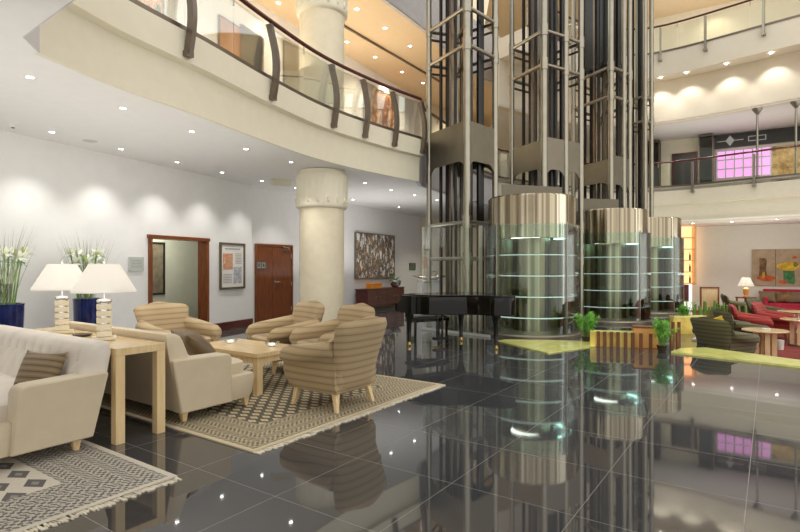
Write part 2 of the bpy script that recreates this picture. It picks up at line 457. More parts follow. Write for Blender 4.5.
# ceilings and galleries
edge = crv([(-3.43,5.05),(-3.18,6.0),(-2.69,7.18),(-2.2,8.54),(-1.5,10.13),(-.5,11.6),(.45,12.72)], 6)
edge_near = [Vector((1.8,.75,0)), Vector((-2.49,4.05,0)), Vector((-3.33,4.70,0))]
edge_back = [Vector((.55,13.5,0)), Vector((1.6,15.6,0)), Vector((3.4,18.3,0))]
VL = edge_near + edge + edge_back
outerL = [WD, WC, WB, WA, Wfar, (3.0,-2.75), (3.0,-.2)]
polyL = [(p.x,p.y) for p in VL] + [(4.0,26.0)] + outerL
struct(MB().prism(polyL, Z1, Z1+.04).build('ceiling', M['ceil'], smooth=False), 'pale lower ceiling with downlights under the gallery', 'ceiling')
struct(MB().prism(polyL, ZF2-.1, ZF2).build('floor', M['lobby'], smooth=False), 'gallery floor above the lower left ceiling', 'floor')
mb = MB(); mb.profile(edge, [(-.05,Z1-.001),(.006,Z1-.001),(.008,3.7),(.012,3.95),(.03,4.06),(.12,4.09),(.12,4.47),(.06,4.5),(-.05,4.5)])
struct(mb.build('balcony_fascia', M['fascia'], ang=50), 'cream curved edge of the left gallery', 'balcony edge')
mb = MB(); mb.strip([Vector((1.8,.75,0)), Vector((-2.49,4.05,0)), Vector((-3.33,4.70,0)), Vector((-3.43,5.05,0))], Z1, 4.5, .012, off=.007)
mb.strip([edge[-1]]+edge_back, Z1-.001, 4.5, .08, off=-.04)
struct(mb.build('balcony_edge', M['grey'], smooth=False), 'plain slab edge at the gallery corner', 'balcony edge')
# right gallery
VR = crv([(3.4,18.3),(6.5,20.5),(9.79,20.7),(13.2,17.6),(16.6,14.0),(19.5,9.5)], 6)
outR = [(21.5,17.35), RB, (12.75,24.6), (9.0,26.9), (4.0,26.0)]
polyR = [(p.x,p.y) for p in VR] + [(22.5,10)] + outR
struct(MB().prism(polyR, 3.16, 3.2).build('ceiling', M['ceil'], smooth=False), 'lounge ceiling under the right gallery', 'ceiling')
struct(MB().prism(polyR, ZF2-.1, ZF2).build('floor', M['lobby'], smooth=False), 'right gallery floor', 'floor')
mb = MB(); mb.profile(VR, [(-.3,3.1),(-.12,3.1),(-.12,3.8),(0,3.83),(0,4.5),(-.3,4.5)])
struct(mb.build('balcony_fascia', M['fascia'], ang=50), 'cream edge of the middle right gallery', 'balcony edge')
polyR2 = polyR
struct(MB().prism(polyR2, 7.0, 7.05).build('ceiling', M['ceil'], smooth=False), 'gallery ceiling above the right shops', 'ceiling')
struct(MB().prism(polyR2, 9.15, 9.25).build('floor', M['lobby'], smooth=False), 'top gallery floor', 'floor')
struct(MB().prism(polyR2, 12.5, 12.55).build('ceiling', M['tanceil'], smooth=False), 'tan ceiling of the top right gallery', 'ceiling')
mb = MB(); mb.profile(VR, [(-.3,6.98),(0,6.98),(0,8.6),(1.15,8.55),(1.15,8.42),(1.2,8.42),(1.2,9.28),(-.3,9.28)])
struct(mb.build('balcony_fascia', M['band'], ang=30), 'cream white band washed by scallops of light on the upper right gallery', 'balcony edge')
# upper left ceiling (gallery level) with its edge
E2 = crv([(-9.5,3.5),(-4.2,8.2),(-2.0,11.2),(-.385,13.66),(.88,15.7),(2.3,18.4),(4.6,21.2)], 5)
polyU = [(p.x,p.y) for p in E2] + [(7.5,23.0),(8.0,26.7),(4.0,26.0)] + [WD, WC, WB, WA, Wfar, (-10.8,-2)]
struct(MB().prism(polyU, Z2, Z2+.04).build('ceiling', M['tanceil'], smooth=False), 'tan ceiling with downlights over the left gallery', 'ceiling')
struct(MB().strip(E2, Z2-.001, 10.2, .1, off=-.05).build('balcony_fascia', M['grey'], ang=50), 'grey edge above the tan gallery ceiling', 'balcony edge')
tp = [gp(346,26,Z2), gp(440,81,Z2)]
struct(MB().strip([tp[0]-(tp[1]-tp[0])*.3, tp[1]], Z2-.06, Z2-.002, .05).build('trim_3', M['bronze'], smooth=False), 'dark slot trim across the tan gallery ceiling', 'ceiling trim')

# column
cc = Vector((-1.67, 11.4, 0))
col = MB().lathe([(.0,0),(.52,0),(.52,.12),(.47,.16),(.475,2.72)], cc, 40).build('column', M['column'], ang=40)
struct(col, 'fat cream column with carved capital behind the armchairs', 'column')
def capital(z):
    n = 96; rings = []
    m = MB()
    prof = [(.47,z-.02),(.52,z),(.545,z+.03),(.54,z+.1),(.545,z+.55),(.56,z+.62),(.54,z+.66),(.54,z+.70),(.49,z+.71),(.49,z+.79)]
    for r, zz in prof:
        ring = []
        for k in range(n):
            a = 2*PI*k/n
            g = (.007*math.cos(a*24)) if z+.08 < zz < z+.6 else 0
            ring.append(m.v(cc + Vector(((r+g)*math.cos(a), (r+g)*math.sin(a), zz))))
        rings.append(ring)
    m.skin(rings, True, False)
    # carved tongues
    for k in range(16):
        a = 2*PI*k/16
        d = Vector((math.cos(a), math.sin(a), 0))
        m.sup(cc + d*.535 + Vector((0,0,z+.15)), (.07,.07,.13), .8, 8, 6)
    return m
capital(2.70).build('capital', M['cream'], col, ang=60)
col2 = MB().lathe([(.0,ZF2),(.475,ZF2),(.475,6.85)], cc, 40).build('column', M['column'], ang=40)
struct(col2, 'upper shaft of the cream column rising behind the gallery rail', 'column')
capital(6.8).build('capital', M['cream'], col2, ang=60)
MB().cyl(cc+Vector((0,0,7.55)), cc+Vector((0,0,8.3)), .49, n=32).build('neck', M['cream'], col2)

# ------------------------------------------------------------------ balustrades
def balustrade(label, pts, zg, zr, posts, npan, off=.06, post_mat='bronze', foot=-.38, lean=.10, straight=False, group='gallery balustrades'):
    t = thing('balustrade', label, 'balustrade', (pts[0].x, pts[0].y, zg), 0, group)
    o = Vector((pts[0].x, pts[0].y, zg)); P = [p - Vector((o.x,o.y,0)) for p in pts]
    ns = normals(P)
    Q = [p + n*off for p, n in zip(P, ns)]
    MB().tube([Vector((q.x,q.y,zr-zg)) for q in Q], .036, 10).build('handrail', M['railwood'], t)
    MB().strip(Q, -.03, .03, .05).build('glass_channel', M['bronze'], t)
    # arc-length sampling
    L = [0]
    for a, b in zip(Q, Q[1:]): L.append(L[-1] + (b-a).length)
    def at(s):
        s = max(0, min(L[-1]-1e-6, s))
        for i in range(len(L)-1):
            if L[i+1] >= s:
                k = (s-L[i])/(L[i+1]-L[i]); return Q[i].lerp(Q[i+1], k), ns[i].lerp(ns[i+1], k).normalized()
    for k in range(npan):
        s0, s1 = L[-1]*k/npan + .012, L[-1]*(k+1)/npan - .012
        m = max(2, int((s1-s0)/.25))
        MB().strip([at(s0+(s1-s0)*j/m)[0] for j in range(m+1)], .03, zr-zg-.10, .014).build('glass_panel', M['glass'], t)
        # slim bracket from glass up to the rail
        p, _ = at(s0-.012)
        MB().cyl((p.x,p.y,zr-zg-.18), (p.x,p.y,zr-zg), .012, n=6).build('rail_bracket', M['steel'], t)
    O2 = [Vector((q.x+o.x, q.y+o.y, 0)) for q in Q]
    for s in posts:
        if s > 0:            # pixel column -> arc position
            best = min(range(len(O2)*8), key=lambda i: abs(400+533*(lambda w: w.x/w.y)(at(L[-1]*i/(len(O2)*8))[0]+Vector((o.x,o.y,0))) - s))
            p, n = at(L[-1]*best/(len(O2)*8))
        else: p, n = at(L[-1]*(-s))
        d = Vector((-n.y, n.x, 0)); w = .035
        H = zr - zg - .10; secs = []
        for j in range(9):
            u = j/8; z = foot + (H-foot)*u
            bow = (.09 + lean*math.sin(PI*min(1,u*1.05))*1.0 - .05*u) if not straight else .09
            th = .05 if not straight else .035
            c = p + n*bow
            secs.append([c+d*w+n*th+Vector((0,0,z)), c-d*w+n*th+Vector((0,0,z)), c-d*w-n*th+Vector((0,0,z)), c+d*w-n*th+Vector((0,0,z))])
        po = MB().loft(secs).build('post', M[post_mat], t)
        MB().box(p + n*.06 + Vector((0,0,foot+.03)), (.16,.11,.07), math.atan2(n.y,n.x)).build('foot', M[post_mat], po, smooth=False)
    return t
balustrade('glass balustrade with dark handrail curving along the left gallery', edge, 4.52, 5.45, [183,268,330,362,391,419], 9)
balustrade('glass balustrade of the middle right gallery in front of the shops', VR, 4.52, 5.45, [520,600,692,756,812,-.9], 9, post_mat='steel', foot=-.30, lean=.03, straight=True)
VT = [p + n*1.14 for p, n in zip(VR, normals(VR))]
balustrade('glass balustrade of the topmost right gallery', VT, 9.3, 10.25, [660,707,765,820,-.9], 9, post_mat='steel', foot=-.35, lean=.03, straight=True)
balustrade('short balustrade on the landing behind the first lift tower', [edge[-1]+Vector((.02,.12,0))]+edge_back, 4.52, 5.45, [-.4], 4, post_mat='bronze')

# ------------------------------------------------------------------ lights of the building
def spot(loc, e, ang=85, blend=.7, color=(1,.95,.88), aim=None, r=.04):
    l = bpy.data.lights.new('downlight_lamp', 'SPOT'); l.energy = e; l.spot_size = math.radians(ang); l.spot_blend = blend
    l.color = color; l.shadow_soft_size = r
    o = bpy.data.objects.new('downlight_lamp', l); COL.objects.link(o); o.location = loc
    if aim is not None:
        o.rotation_euler = (Vector(aim)-Vector(loc)).to_track_quat('-Z', 'Y').to_euler()
    return o
def point(loc, e, color=(1,.85,.65), r=.1):
    l = bpy.data.lights.new('point_light', 'POINT'); l.energy = e; l.color = color; l.shadow_soft_size = r
    o = bpy.data.objects.new('point_light', l); COL.objects.link(o); o.location = loc; return o
_dl = {}
def downlight(px, py, z, label, group, e=55, color=(1,.96,.90), ang=95, r=.05):
    p = gp(px, py, z)
    if r not in _dl:
        t = thing('downlight', label, 'downlight', (0,0,0), 0, group)
        MB().lathe([(r*.75,-.004),(r*1.25,-.004),(r*1.35,-.0005),(r*1.35,.0),(r*.75,0)], (0,0,0), 20, closed=True).build('trim_ring', M['white'], t)
        MB().lathe([(0,-.007),(r*.45,-.0065),(r*.76,-.003)], (0,0,0), 16).build('lens', M['bulb'], t)
        _dl[r] = t; t.location = p; tag(t, label, None, group)
    else: dup(_dl[r], p, 0, label, group)
    if e: spot(p + Vector((0,0,-.03)), e, ang, .8, color)
g1 = 'downlights in the lower left ceiling'
for px, py, lab in [(30,77,'downlight in pale lower ceiling nearest the gallery corner notch'),
    (123,108,'downlight in pale lower ceiling, second along the gallery edge row'),
    (192,131.5,'downlight in pale lower ceiling, third along the gallery edge row'),
    (246,149,'downlight in pale lower ceiling, fourth along the gallery edge row'),
    (291,162,'downlight in pale lower ceiling just left of the column capital'),
    (52,132,'downlight near the left wall, above the blue planters'),
    (121,149,'downlight near the left wall, between planter and doorway'),
    (177,162,'downlight near the left wall above the doorway'),
    (222,172.4,'downlight near the left wall above the framed poster'),
    (262,181,'downlight near the wall above the double door'),
    (296,188,'downlight right beside the column capital over the double door'),
    (365,183,'downlight right of the column, nearest the gallery edge'),
    (391,190,'downlight above the piano, second from the column'),
    (414.6,195,'downlight above the piano, beside the first lift tower'),
    (353,199.6,'downlight close to the wall left of the forest painting'),
    (399,207,'downlight close to the wall right of the forest painting'),
    (437,200,'downlight seen through the first lift tower')]:
    downlight(px, py, Z1, lab, g1, 60)
g2 = 'downlights in the tan gallery ceiling'
for px, py, lab in [(278.5,3,'downlight in tan gallery ceiling left of the upper column'),(357,9,'downlight in tan gallery ceiling at the top, right of the upper column'),
    (385,28,'downlight in tan gallery ceiling, second along the outer row'),(410,46,'downlight in tan gallery ceiling, third along the outer row'),
    (347,42,'downlight in tan gallery ceiling beside the upper column'),(375,57,'downlight in tan gallery ceiling over the brown painting'),
    (402,72,'downlight in tan gallery ceiling, last of the inner row'),(423,83,'downlight in tan gallery ceiling by the first lift tower')]:
    downlight(px, py, Z2, lab, g2, 130, (1,.80,.55), 110, .07)
g3 = 'scallop downlights under the top gallery'
for px, py, lab in [(660,74,'scallop light under top gallery, beside the lift towers'),(690,69,'scallop light under top gallery, second from the lift towers'),(731,61,'scallop light under top gallery, third from the lift towers'),(775,53,'scallop light under top gallery, fourth from the lift towers')]:
    d = dp(px, 0+ (20.4 - (px-652)*.021), 0)
    i = min(range(len(VR)), key=lambda k: abs(400+533*VR[k].x/VR[k].y - px))
    a, b = VR[max(i-1,0)], VR[min(i+1,len(VR)-1)]
    q = on_line(px, a, b); n = normals(VR)[i]
    p = q + n*.55; p.z = 8.555
    if .07 not in _dl: continue
    dup(_dl[.07], p, 0, lab, g3); spot(p + Vector((0,0,-.04)), 40, 95, .6, (1,.95,.88), aim=q + n*.05 + Vector((0,0,7.0)))
g4 = 'downlights in the lounge ceiling'
for px, dist, lab in [(693,20.9,'lounge ceiling downlight near the bar shelf'),(732,20.2,'lounge ceiling downlight over the screen panel'),(777,19.2,'lounge ceiling downlight over the wide painting')]:
    dup(_dl[.07], dp(px,dist,3.158), 0, lab, g4); spot(dp(px,dist,3.1), 60, 110, .8, (.98,.98,.88))
for px, dist in ((760,13.5),(735,10.8),(700,16.5)):
    pass

# small ceiling devices
t = thing('smoke_detector', 'white smoke detector on lower ceiling above the blue planter', 'smoke detector', gp(13,124,Z1))
MB().lathe([(0,-.05),(.04,-.05),(.055,-.03),(.06,0),(0,0)], n=20).build('housing', M['white'], t); MB().lathe([(.0,-.062),(.02,-.06),(.022,-.048)], n=12).build('sensor', M['black'], t)
t = thing('air_vent', 'oval air vent in lower ceiling near the left wall', 'air vent', gp(90,141,Z1))
MB().lathe([(0,-.006),(.09,-.006),(.11,0),(0,0)], n=24).build('grille', M['grey'], t)
t = thing('ceiling_box', 'beige box on ceiling left of the column capital', 'ceiling box', gp(281,180,Z1))
MB().box((0,0,-.06),(.45,.16,.12),.5).build('housing', M['cream'], t, smooth=False, bevel=.01); MB().box((0,-.01,-.125),(.38,.1,.012),.5).build('diffuser', M['white'], t, smooth=False)

# ------------------------------------------------------------------ things on the left walls
def on_wall(p, z, n, out): return p + n*out + Vector((0,0,z))
rW = math.atan2(dW.y,dW.x); rC = math.atan2(dC.y,dC.x); rR = math.atan2(dR.y,dR.x)
# local frame: x along wall, -y towards the room
def walltag(name, label, cat, p, n, r, z, out=.0, group=None): return thing(name, label, cat, on_wall(p, z, n, out), r, group)
def px_w(f, a, b): return (f(b)-f(a)).length
# poster
A, B = wl(219), wl(244); c = (A+B)/2; w = (B-A).length; z0, z1 = zat(289, c.y), zat(243, c.y); h = z1-z0
t = walltag('framed_poster', 'bronze framed exhibition poster with two pictures and text, right of the doorway', 'poster', c, nW, rW, (z0+z1)/2, .004)
def frame(t, w, h, b=.05, d=.04, mat='frame', name='frame'):
    m = MB()
    for s in (-1,1):
        m.box((s*(w/2-b/2),-d/2,0),(b,d,h)); m.box((0,-d/2,s*(h/2-b/2)),(w-2*b,d,b))
    return m.build(name, M[mat], t, smooth=False, bevel=.004)
frame(t, w, h)
MB().box((0,-.01,0),(w-.08,.015,h-.08)).build('sheet', M['paper'], t, smooth=False)
MB().box((-w*.19,-.020,h*.10),(w*.38,.006,h*.34)).build('picture', M['photo'], t, smooth=False)
MB().box((w*.20,-.020,-h*.20),(w*.32,.006,h*.36)).build('picture', M['photo2'], t, smooth=False)
def line(c_, sz): MB().box(c_, sz).build('text_line', M['ink'], t, smooth=False)
line((0,-.019,h*.37),(w*.6,.004,.03))
for k in range(7): line((w*.24,-.019,h*(.27-.035*k)),(w*.26,.004,.012))
for k in range(6): line((-w*.2,-.019,h*(-.18-.035*k)),(w*.34,.004,.012))
# plaque left of the doorway
A, B = wl(128), wl(143); c = (A+B)/2; w = (B-A).length
t = walltag('wall_plaque', 'small frosted wall plaque left of the doorway', 'plaque', c, nW, rW, zat(264,c.y), .004)
MB().box((0,-.012,0),(w,.016,.27)).build('plate', M['sign'], t, smooth=False, bevel=.003)
for k in range(3): line((0,-.022,.07-.06*k),(w*.7,.004,.016))
m = MB()
for sx in (-1,1):
    for sz in (-1,1): m.cyl((sx*(w/2-.025),-.028,sz*.115),(sx*(w/2-.025),-.02,sz*.115),.01,n=8)
m.build('stud', M['chrome'], t)
# picture in the corridor
t = thing('dark_picture', 'dark framed picture on corridor wall inside the doorway', 'picture', on_line(153.5, q0, q1) + nW*.055 + Vector((0,0,1.42)), rW)
frame(t, .55, 1.25, .05, .03, 'black'); MB().box((0,-.008,0),(.46,.012,1.16)).build('canvas', M['lobby'], t, smooth=False)
# double door
A, B = wc(254.5), wc(291.5); c = (A+B)/2; w = (B-A).length
d2 = walltag('door_2', 'closed cherry wood double door in the set-back white wall', 'door', c, nC, rC, 0, .0)
struct(d2)
m = MB(); hh = 2.06
for s in (-1,1): m.box((s*(w/2-.03),-.03,hh/2),(.06,.06,hh))
m.box((0,-.03,hh-.03),(w-.12,.06,.06)); m.build('door_frame', M['cherry'], d2, smooth=False)
x1 = -w/2+.06; x2 = w/2-.06; xm = x1 + (x2-x1)*.42
for a, b in ((x1+.004, xm-.004), (xm+.004, x2-.004)):
    leaf = MB().box(((a+b)/2,-.025,1.0),(b-a,.04,1.98)).build('door_leaf', M['cherry'], d2, smooth=False, bevel=.004)
    if b > xm+.1:
        m = MB(); m.box((xm+.10,-.05,1.02),(.05,.012,.22)); m.tube([(xm+.10,-.055,1.05),(xm+.10,-.09,1.05),(xm+.24,-.09,1.05)],.012,8)
        m.build('door_handle', M['chrome'], leaf)
        m = MB(); m.box((x2-.22,-.07,1.93),(.26,.05,.06)); m.tube([(x2-.12,-.09,1.97),(x2-.42,-.12,2.0),(x2-.3,-.06,2.02)],.01,6)
        m.build('door_closer', M['chrome'], leaf, smooth=False)
        m = MB()
        for z in (.3,1.0,1.75): m.cyl((x2-.01,-.055,z-.06),(x2-.01,-.055,z+.06),.012,n=8)
        m.build('hinge', M['chrome'], leaf)
t = walltag('door_sign', 'dark plaque with two pale square frames on the double door', 'sign', wc(259.5), nC, rC, 1.50, .05)
m = MB(); m.box((0,-.006,0),(.34,.010,.20)); m.build('plate', M['bronze'], t, smooth=False)
for s in (-1,1):
    m = MB()
    for k in (-1,1): m.box((s*.08+k*.045,-.014,0),(.012,.006,.13)); m.box((s*.08,-.014,k*.06),(.09,.006,.012))
    m.build('square_frame', M['sign'], t, smooth=False)
# forest painting
A, B = wc(354.5), wc(393); c = (A+B)/2; w = (B-A).length
t = walltag('forest_painting', 'large canvas of dark tree trunks on white, on the wall right of the column', 'painting', c, nC, rC, 1.83, .004)
MB().box((0,-.03,0),(w,.05,1.52)).build('canvas', M['art_forest'], t, smooth=False)
frame(t, w+.04, 1.56, .03, .07, 'steelplate')
# green plaque behind the tower
t = walltag('green_plaque', 'small green plaque on white wall behind the first lift tower', 'plaque', wc(412), nC, rC, 1.46, .004)
MB().box((0,-.01,0),(.45,.02,.24)).build('plate', M['greenplaque'], t, smooth=False); frame(t, .5, .28, .025, .03, 'steelplate')
# credenza
t = thing('credenza', 'dark red wood credenza below the forest painting', 'credenza', on_wall(on_line(374, WC, WD), 0, nC, .29), rC)
cw, cd, chh = 2.45, .46, .72
MB().box((0,0,.40),(cw,cd,.56)).build('body', M['cherrydark'], t, smooth=False, bevel=.006)
MB().box((0,0,.70),(cw+.05,cd+.04,.04)).build('top', M['cherrydark'], t, smooth=False, bevel=.006)
for k in range(4):
    x = -cw/2 + cw*(k+.5)/4
    d = MB().box((x,-cd/2-.01,.40),(cw/4-.02,.02,.50)).build('door', M['cherrydark'], t, smooth=False, bevel=.003)
    MB().sup((x+(.2 if k%2==0 else -.2),-cd/2-.03,.45),(.03,.03,.03),1,8,6).build('knob', M['bronze'], d)
MB().box((0,.02,.06),(cw-.16,cd-.1,.12)).build('plinth', M['black'], t, smooth=False)
cred = t
t = thing('orange_box', 'orange lacquered box lying on the credenza', 'box', cred.location + dC*(-.45) + Vector((0,0,.72)), rC)
MB().box((0,0,.07),(.62,.26,.14)).build('body', M['orange'], t, smooth=False, bevel=.008); MB().box((0,0,.16),(.64,.28,.035)).build('lid', M['orange'], t, smooth=False, bevel=.008)
t = thing('bowl_plant', 'small green plant in a round silver bowl on the credenza', 'potted plant', cred.location + dC*.95 + nC*.02 + Vector((0,0,.72)), 0)
MB().lathe([(0,0),(.10,0),(.2,.09),(.23,.2),(.2,.25),(.185,.25),(.2,.19),(.0,.15)], n=24).build('bowl', M['chrome'], t)
MB().lathe([(0,.2),(.18,.2)], n=16).build('soil', M['soil'], t)
def blade(m, p, d, L, w, droop=.3, n=4):
    side = d.cross(Vector((0,0,1))); side = side.normalized() if side.length > 1e-4 else Vector((1,0,0))
    prev = None; c = Vector(p); dd = d.normalized()
    for j in range(n+1):
        u = j/n; ww = w*math.sin(PI*min(.98, .12+u*.88))*.5
        a, b = m.v(c - side*ww), m.v(c + side*ww)
        if prev: m.f([prev[0], prev[1], b, a])
        prev = (a, b); dd = (dd + Vector((0,0,-droop/n))).normalized(); c = c + dd*(L/n)
m = MB()
for k in range(14):
    a = random.uniform(0,2*PI); blade(m, (0,0,.2), Vector((math.cos(a)*.6, math.sin(a)*.6, 1)), random.uniform(.2,.4), .06, .8)
m.build('leaves', M['leaf'], t)
m = MB()
for k in range(5):
    a = random.uniform(0,2*PI); m.sup((math.cos(a)*.12, math.sin(a)*.12,.47+.04*k),(.05,.05,.04),1,8,6)
m.build('blossoms', M['petal'], t)

# upper gallery pieces behind the left rail (they hang on the upper walls)
def hung(label, name, cat, fn, n, r, a, b, y0, y1, mat, fr='bronze'):
    A, B = fn(a), fn(b); c = (A+B)/2; w = (B-A).length; z1, z0 = zat(y0,c.y), zat(y1,c.y)
    z0 = max(z0, ZF2+.02)
    t = walltag(name, label, cat, c, n, r, (z0+z1)/2, .004)
    MB().box((0,-.02,0),(w,.03,z1-z0)).build('canvas', M[mat], t, smooth=False); frame(t, w+.03, z1-z0+.03, .035, .05, fr); return t
hung('patchwork art panel in orange, white and green on the upper left gallery wall', 'art_panel', 'art panel', wl, nW, rW, 112, 162, -25, 28, 'art_patch')
hung('brown painting with curved bands on the upper gallery wall', 'brown_painting', 'painting', wc, nC, rC, 363, 394, 90, 134, 'art_brown')
t = hung('timber panel standing on the upper left gallery wall', 'timber_panel', 'panel', wl, nW, rW, 218, 239, 22, 96, 'timber', 'cherrydark')
t = hung('dark mirror panel beside the timber panel on the upper gallery', 'mirror_panel', 'panel', wl, nW, rW, 240.5, 262, 32, 105, 'dark', 'cherrydark')
t = hung('tall dark doorway panel left of the upper column', 'door_panel', 'door', wc, nC, rC, 283, 299, 45, 120, 'lobby', 'black')

# ------------------------------------------------------------------ furniture group
L1, W1r = 2.85, 3.6
def rug(label, a0, b0, L, W, mat, group):
    t = thing('patterned_rug', label, 'rug', AB(a0, b0, 0), ROT, group)
    m = MB(); m.box((L/2, W/2, .006), (L, W, .010)); m.build('pile', mat, t, smooth=False)
    for y, s in ((0,-1),(W,1)):
        m = MB(); x = 0.0
        while x < L - .03:
            wv = random.uniform(.02,.04); ln = random.uniform(.05,.085)
            m.prism([(x, y), (x+wv, y), (x+wv*.8+random.uniform(-.012,.012), y+s*ln), (x+wv*.3, y+s*ln*.9)], .001, .009); x += wv*.62
        tag(m.build('fringe', M['fringe'], t, smooth=False), None, None, None, 'stuff')
    return t
M['fringe'] = plain('cream_fringe', (.80,.73,.58), .95, 0, .12)
M['rug_grey'] = rug_mat('grey_rug', 2.75, 3.3, (.78,.72,.60), (.12,.115,.11), (.17,.27,0))
M['rug_olive'] = rug_mat('olive_rug', 2.95, 3.9, (.74,.63,.42), (.11,.095,.065), (.085,.15,1))
rug('grey and cream patterned rug under the nearest sofa', -.57, 3.41, 2.75, 3.3, M['rug_grey'], 'patterned rugs')
rug('olive and cream lattice rug under the armchairs and coffee table', 2.80, 3.36, 2.95, 3.9, M['rug_olive'], 'patterned rugs')

def rr(hx, y0, y1, r, z, n=5):
    pts = []
    for (cx, cy, a0) in ((hx-r, y1-r, 0), (-hx+r, y1-r, PI/2), (-hx+r, y0+r, PI), (hx-r, y0+r, 1.5*PI)):
        for k in range(n+1):
            a = a0 + PI/2*k/n; pts.append((cx+r*math.cos(a), cy+r*math.sin(a), z))
    return pts
def armchair(label, mat, group, loc=(0,0,0), rz=0.0, legmat='maple'):
    t = thing('armchair', label, 'armchair', loc, rz, group)
    m = MB(); m.loft([rr(.27,-.30,.26,.08,.165), rr(.31,-.35,.30,.10,.19), rr(.345,-.40,.33,.12,.30), rr(.35,-.42,.34,.12,.38), rr(.33,-.40,.33,.12,.41)])
    m.build('seat_base', M[mat], t)
    MB().sup((0,-.09,.425),(.60,.70,.16),.42,28,12).build('seat_cushion', M[mat], t)
    # back
    m = MB(); nu, nv = 22, 14; fr, bk = [], []
    for j in range(nv+1):
        v = j/nv; rf, rb = [], []
        for i in range(nu+1):
            u = -1 + 2*i/nu
            w = .285 + .135*v
            au = abs(u)
            zt = .925 + .035*math.exp(-(u/.42)**2) - .012*au
            if au > .80: zt -= .05*((au-.80)/.20)**2
            z = .18 + (zt-.18)*v
            yc = .265 + .17*v + .05*v*v - .10*au**2.2*(.35+.65*v)
            th = .075*(1-au**10)**.5*(1-(v**14))**.5*(1 if v > 0 else 0) + .0
            rf.append(m.v((u*w, yc-th, z))); rb.append(m.v((u*w, yc+th*.8, z)))
        fr.append(rf); bk.append(rb)
    for G in (fr, bk):
        for a, b in zip(G, G[1:]):
            for i in range(nu): m.f([a[i], a[i+1], b[i+1], b[i]])
    bmesh.ops.remove_doubles(m.bm, verts=m.bm.verts[:], dist=2e-4)
    m.build('backrest', M[mat], t, ang=70)
    for s in (-1, 1):
        secs = []
        N = 12
        for j in range(N+1):
            u = j/N; y = .30 - .73*u
            cz = .665 - .10*u - .02*math.sin(PI*u); r = .086 + .014*math.sin(PI*u)
            sc_ = 1.0
            if j == N: sc_ = .55
            if j == N-1: sc_ = .9
            cx = .335 + .035*math.sin(PI*min(1,u*1.0))
            P = [(.22,.20),(.295,.18),(.335,.26),(cx+.0,.42),(cx+.012,cz-.11)]
            for k in range(9):
                a = math.radians(-35 + 245*k/8); P.append((cx+.02+r*math.cos(a), cz-.02+r*math.sin(a)))
            P += [(cx-.055,cz-.12),(.25,.38)]
            mx = sum(p[0] for p in P)/len(P); mz = sum(p[1] for p in P)/len(P)
            secs.append([(s*(mx+(p[0]-mx)*sc_), y, mz+(p[1]-mz)*sc_) for p in P])
        MB().loft(secs).build('arm', M[mat], t, ang=75)
    for sx in (-1,1):
        for y, dy in ((-.29,-.035),(.24,.05)):
            MB().box((sx*.255, y, .09),(.062,.062,.18),0,.55,(sx*.035,dy)).build('leg', M[legmat], t, smooth=False, bevel=.004)
    return t
RZ = .0115
ga = 'striped beige armchairs around the coffee table'
ch = armchair('striped beige armchair nearest the camera, its back turned', 'stripe', ga, AB(4.30, 3.84, RZ), facing(U2))
dup(ch, AB(4.30, 6.72, RZ), facing(-U2), 'striped beige armchair by the doorway, behind the sofa with its back to the wall', ga)
dup(ch, Vector((-1.64,7.63,RZ)), facing(-U1+U2*.28), 'striped beige armchair in front of the double door, left of the column', ga)
dup(ch, Vector((-.89,7.03,RZ)), facing(-U1+U2*.28), 'striped beige armchair in front of the column, half hidden by the nearest armchair', ga)

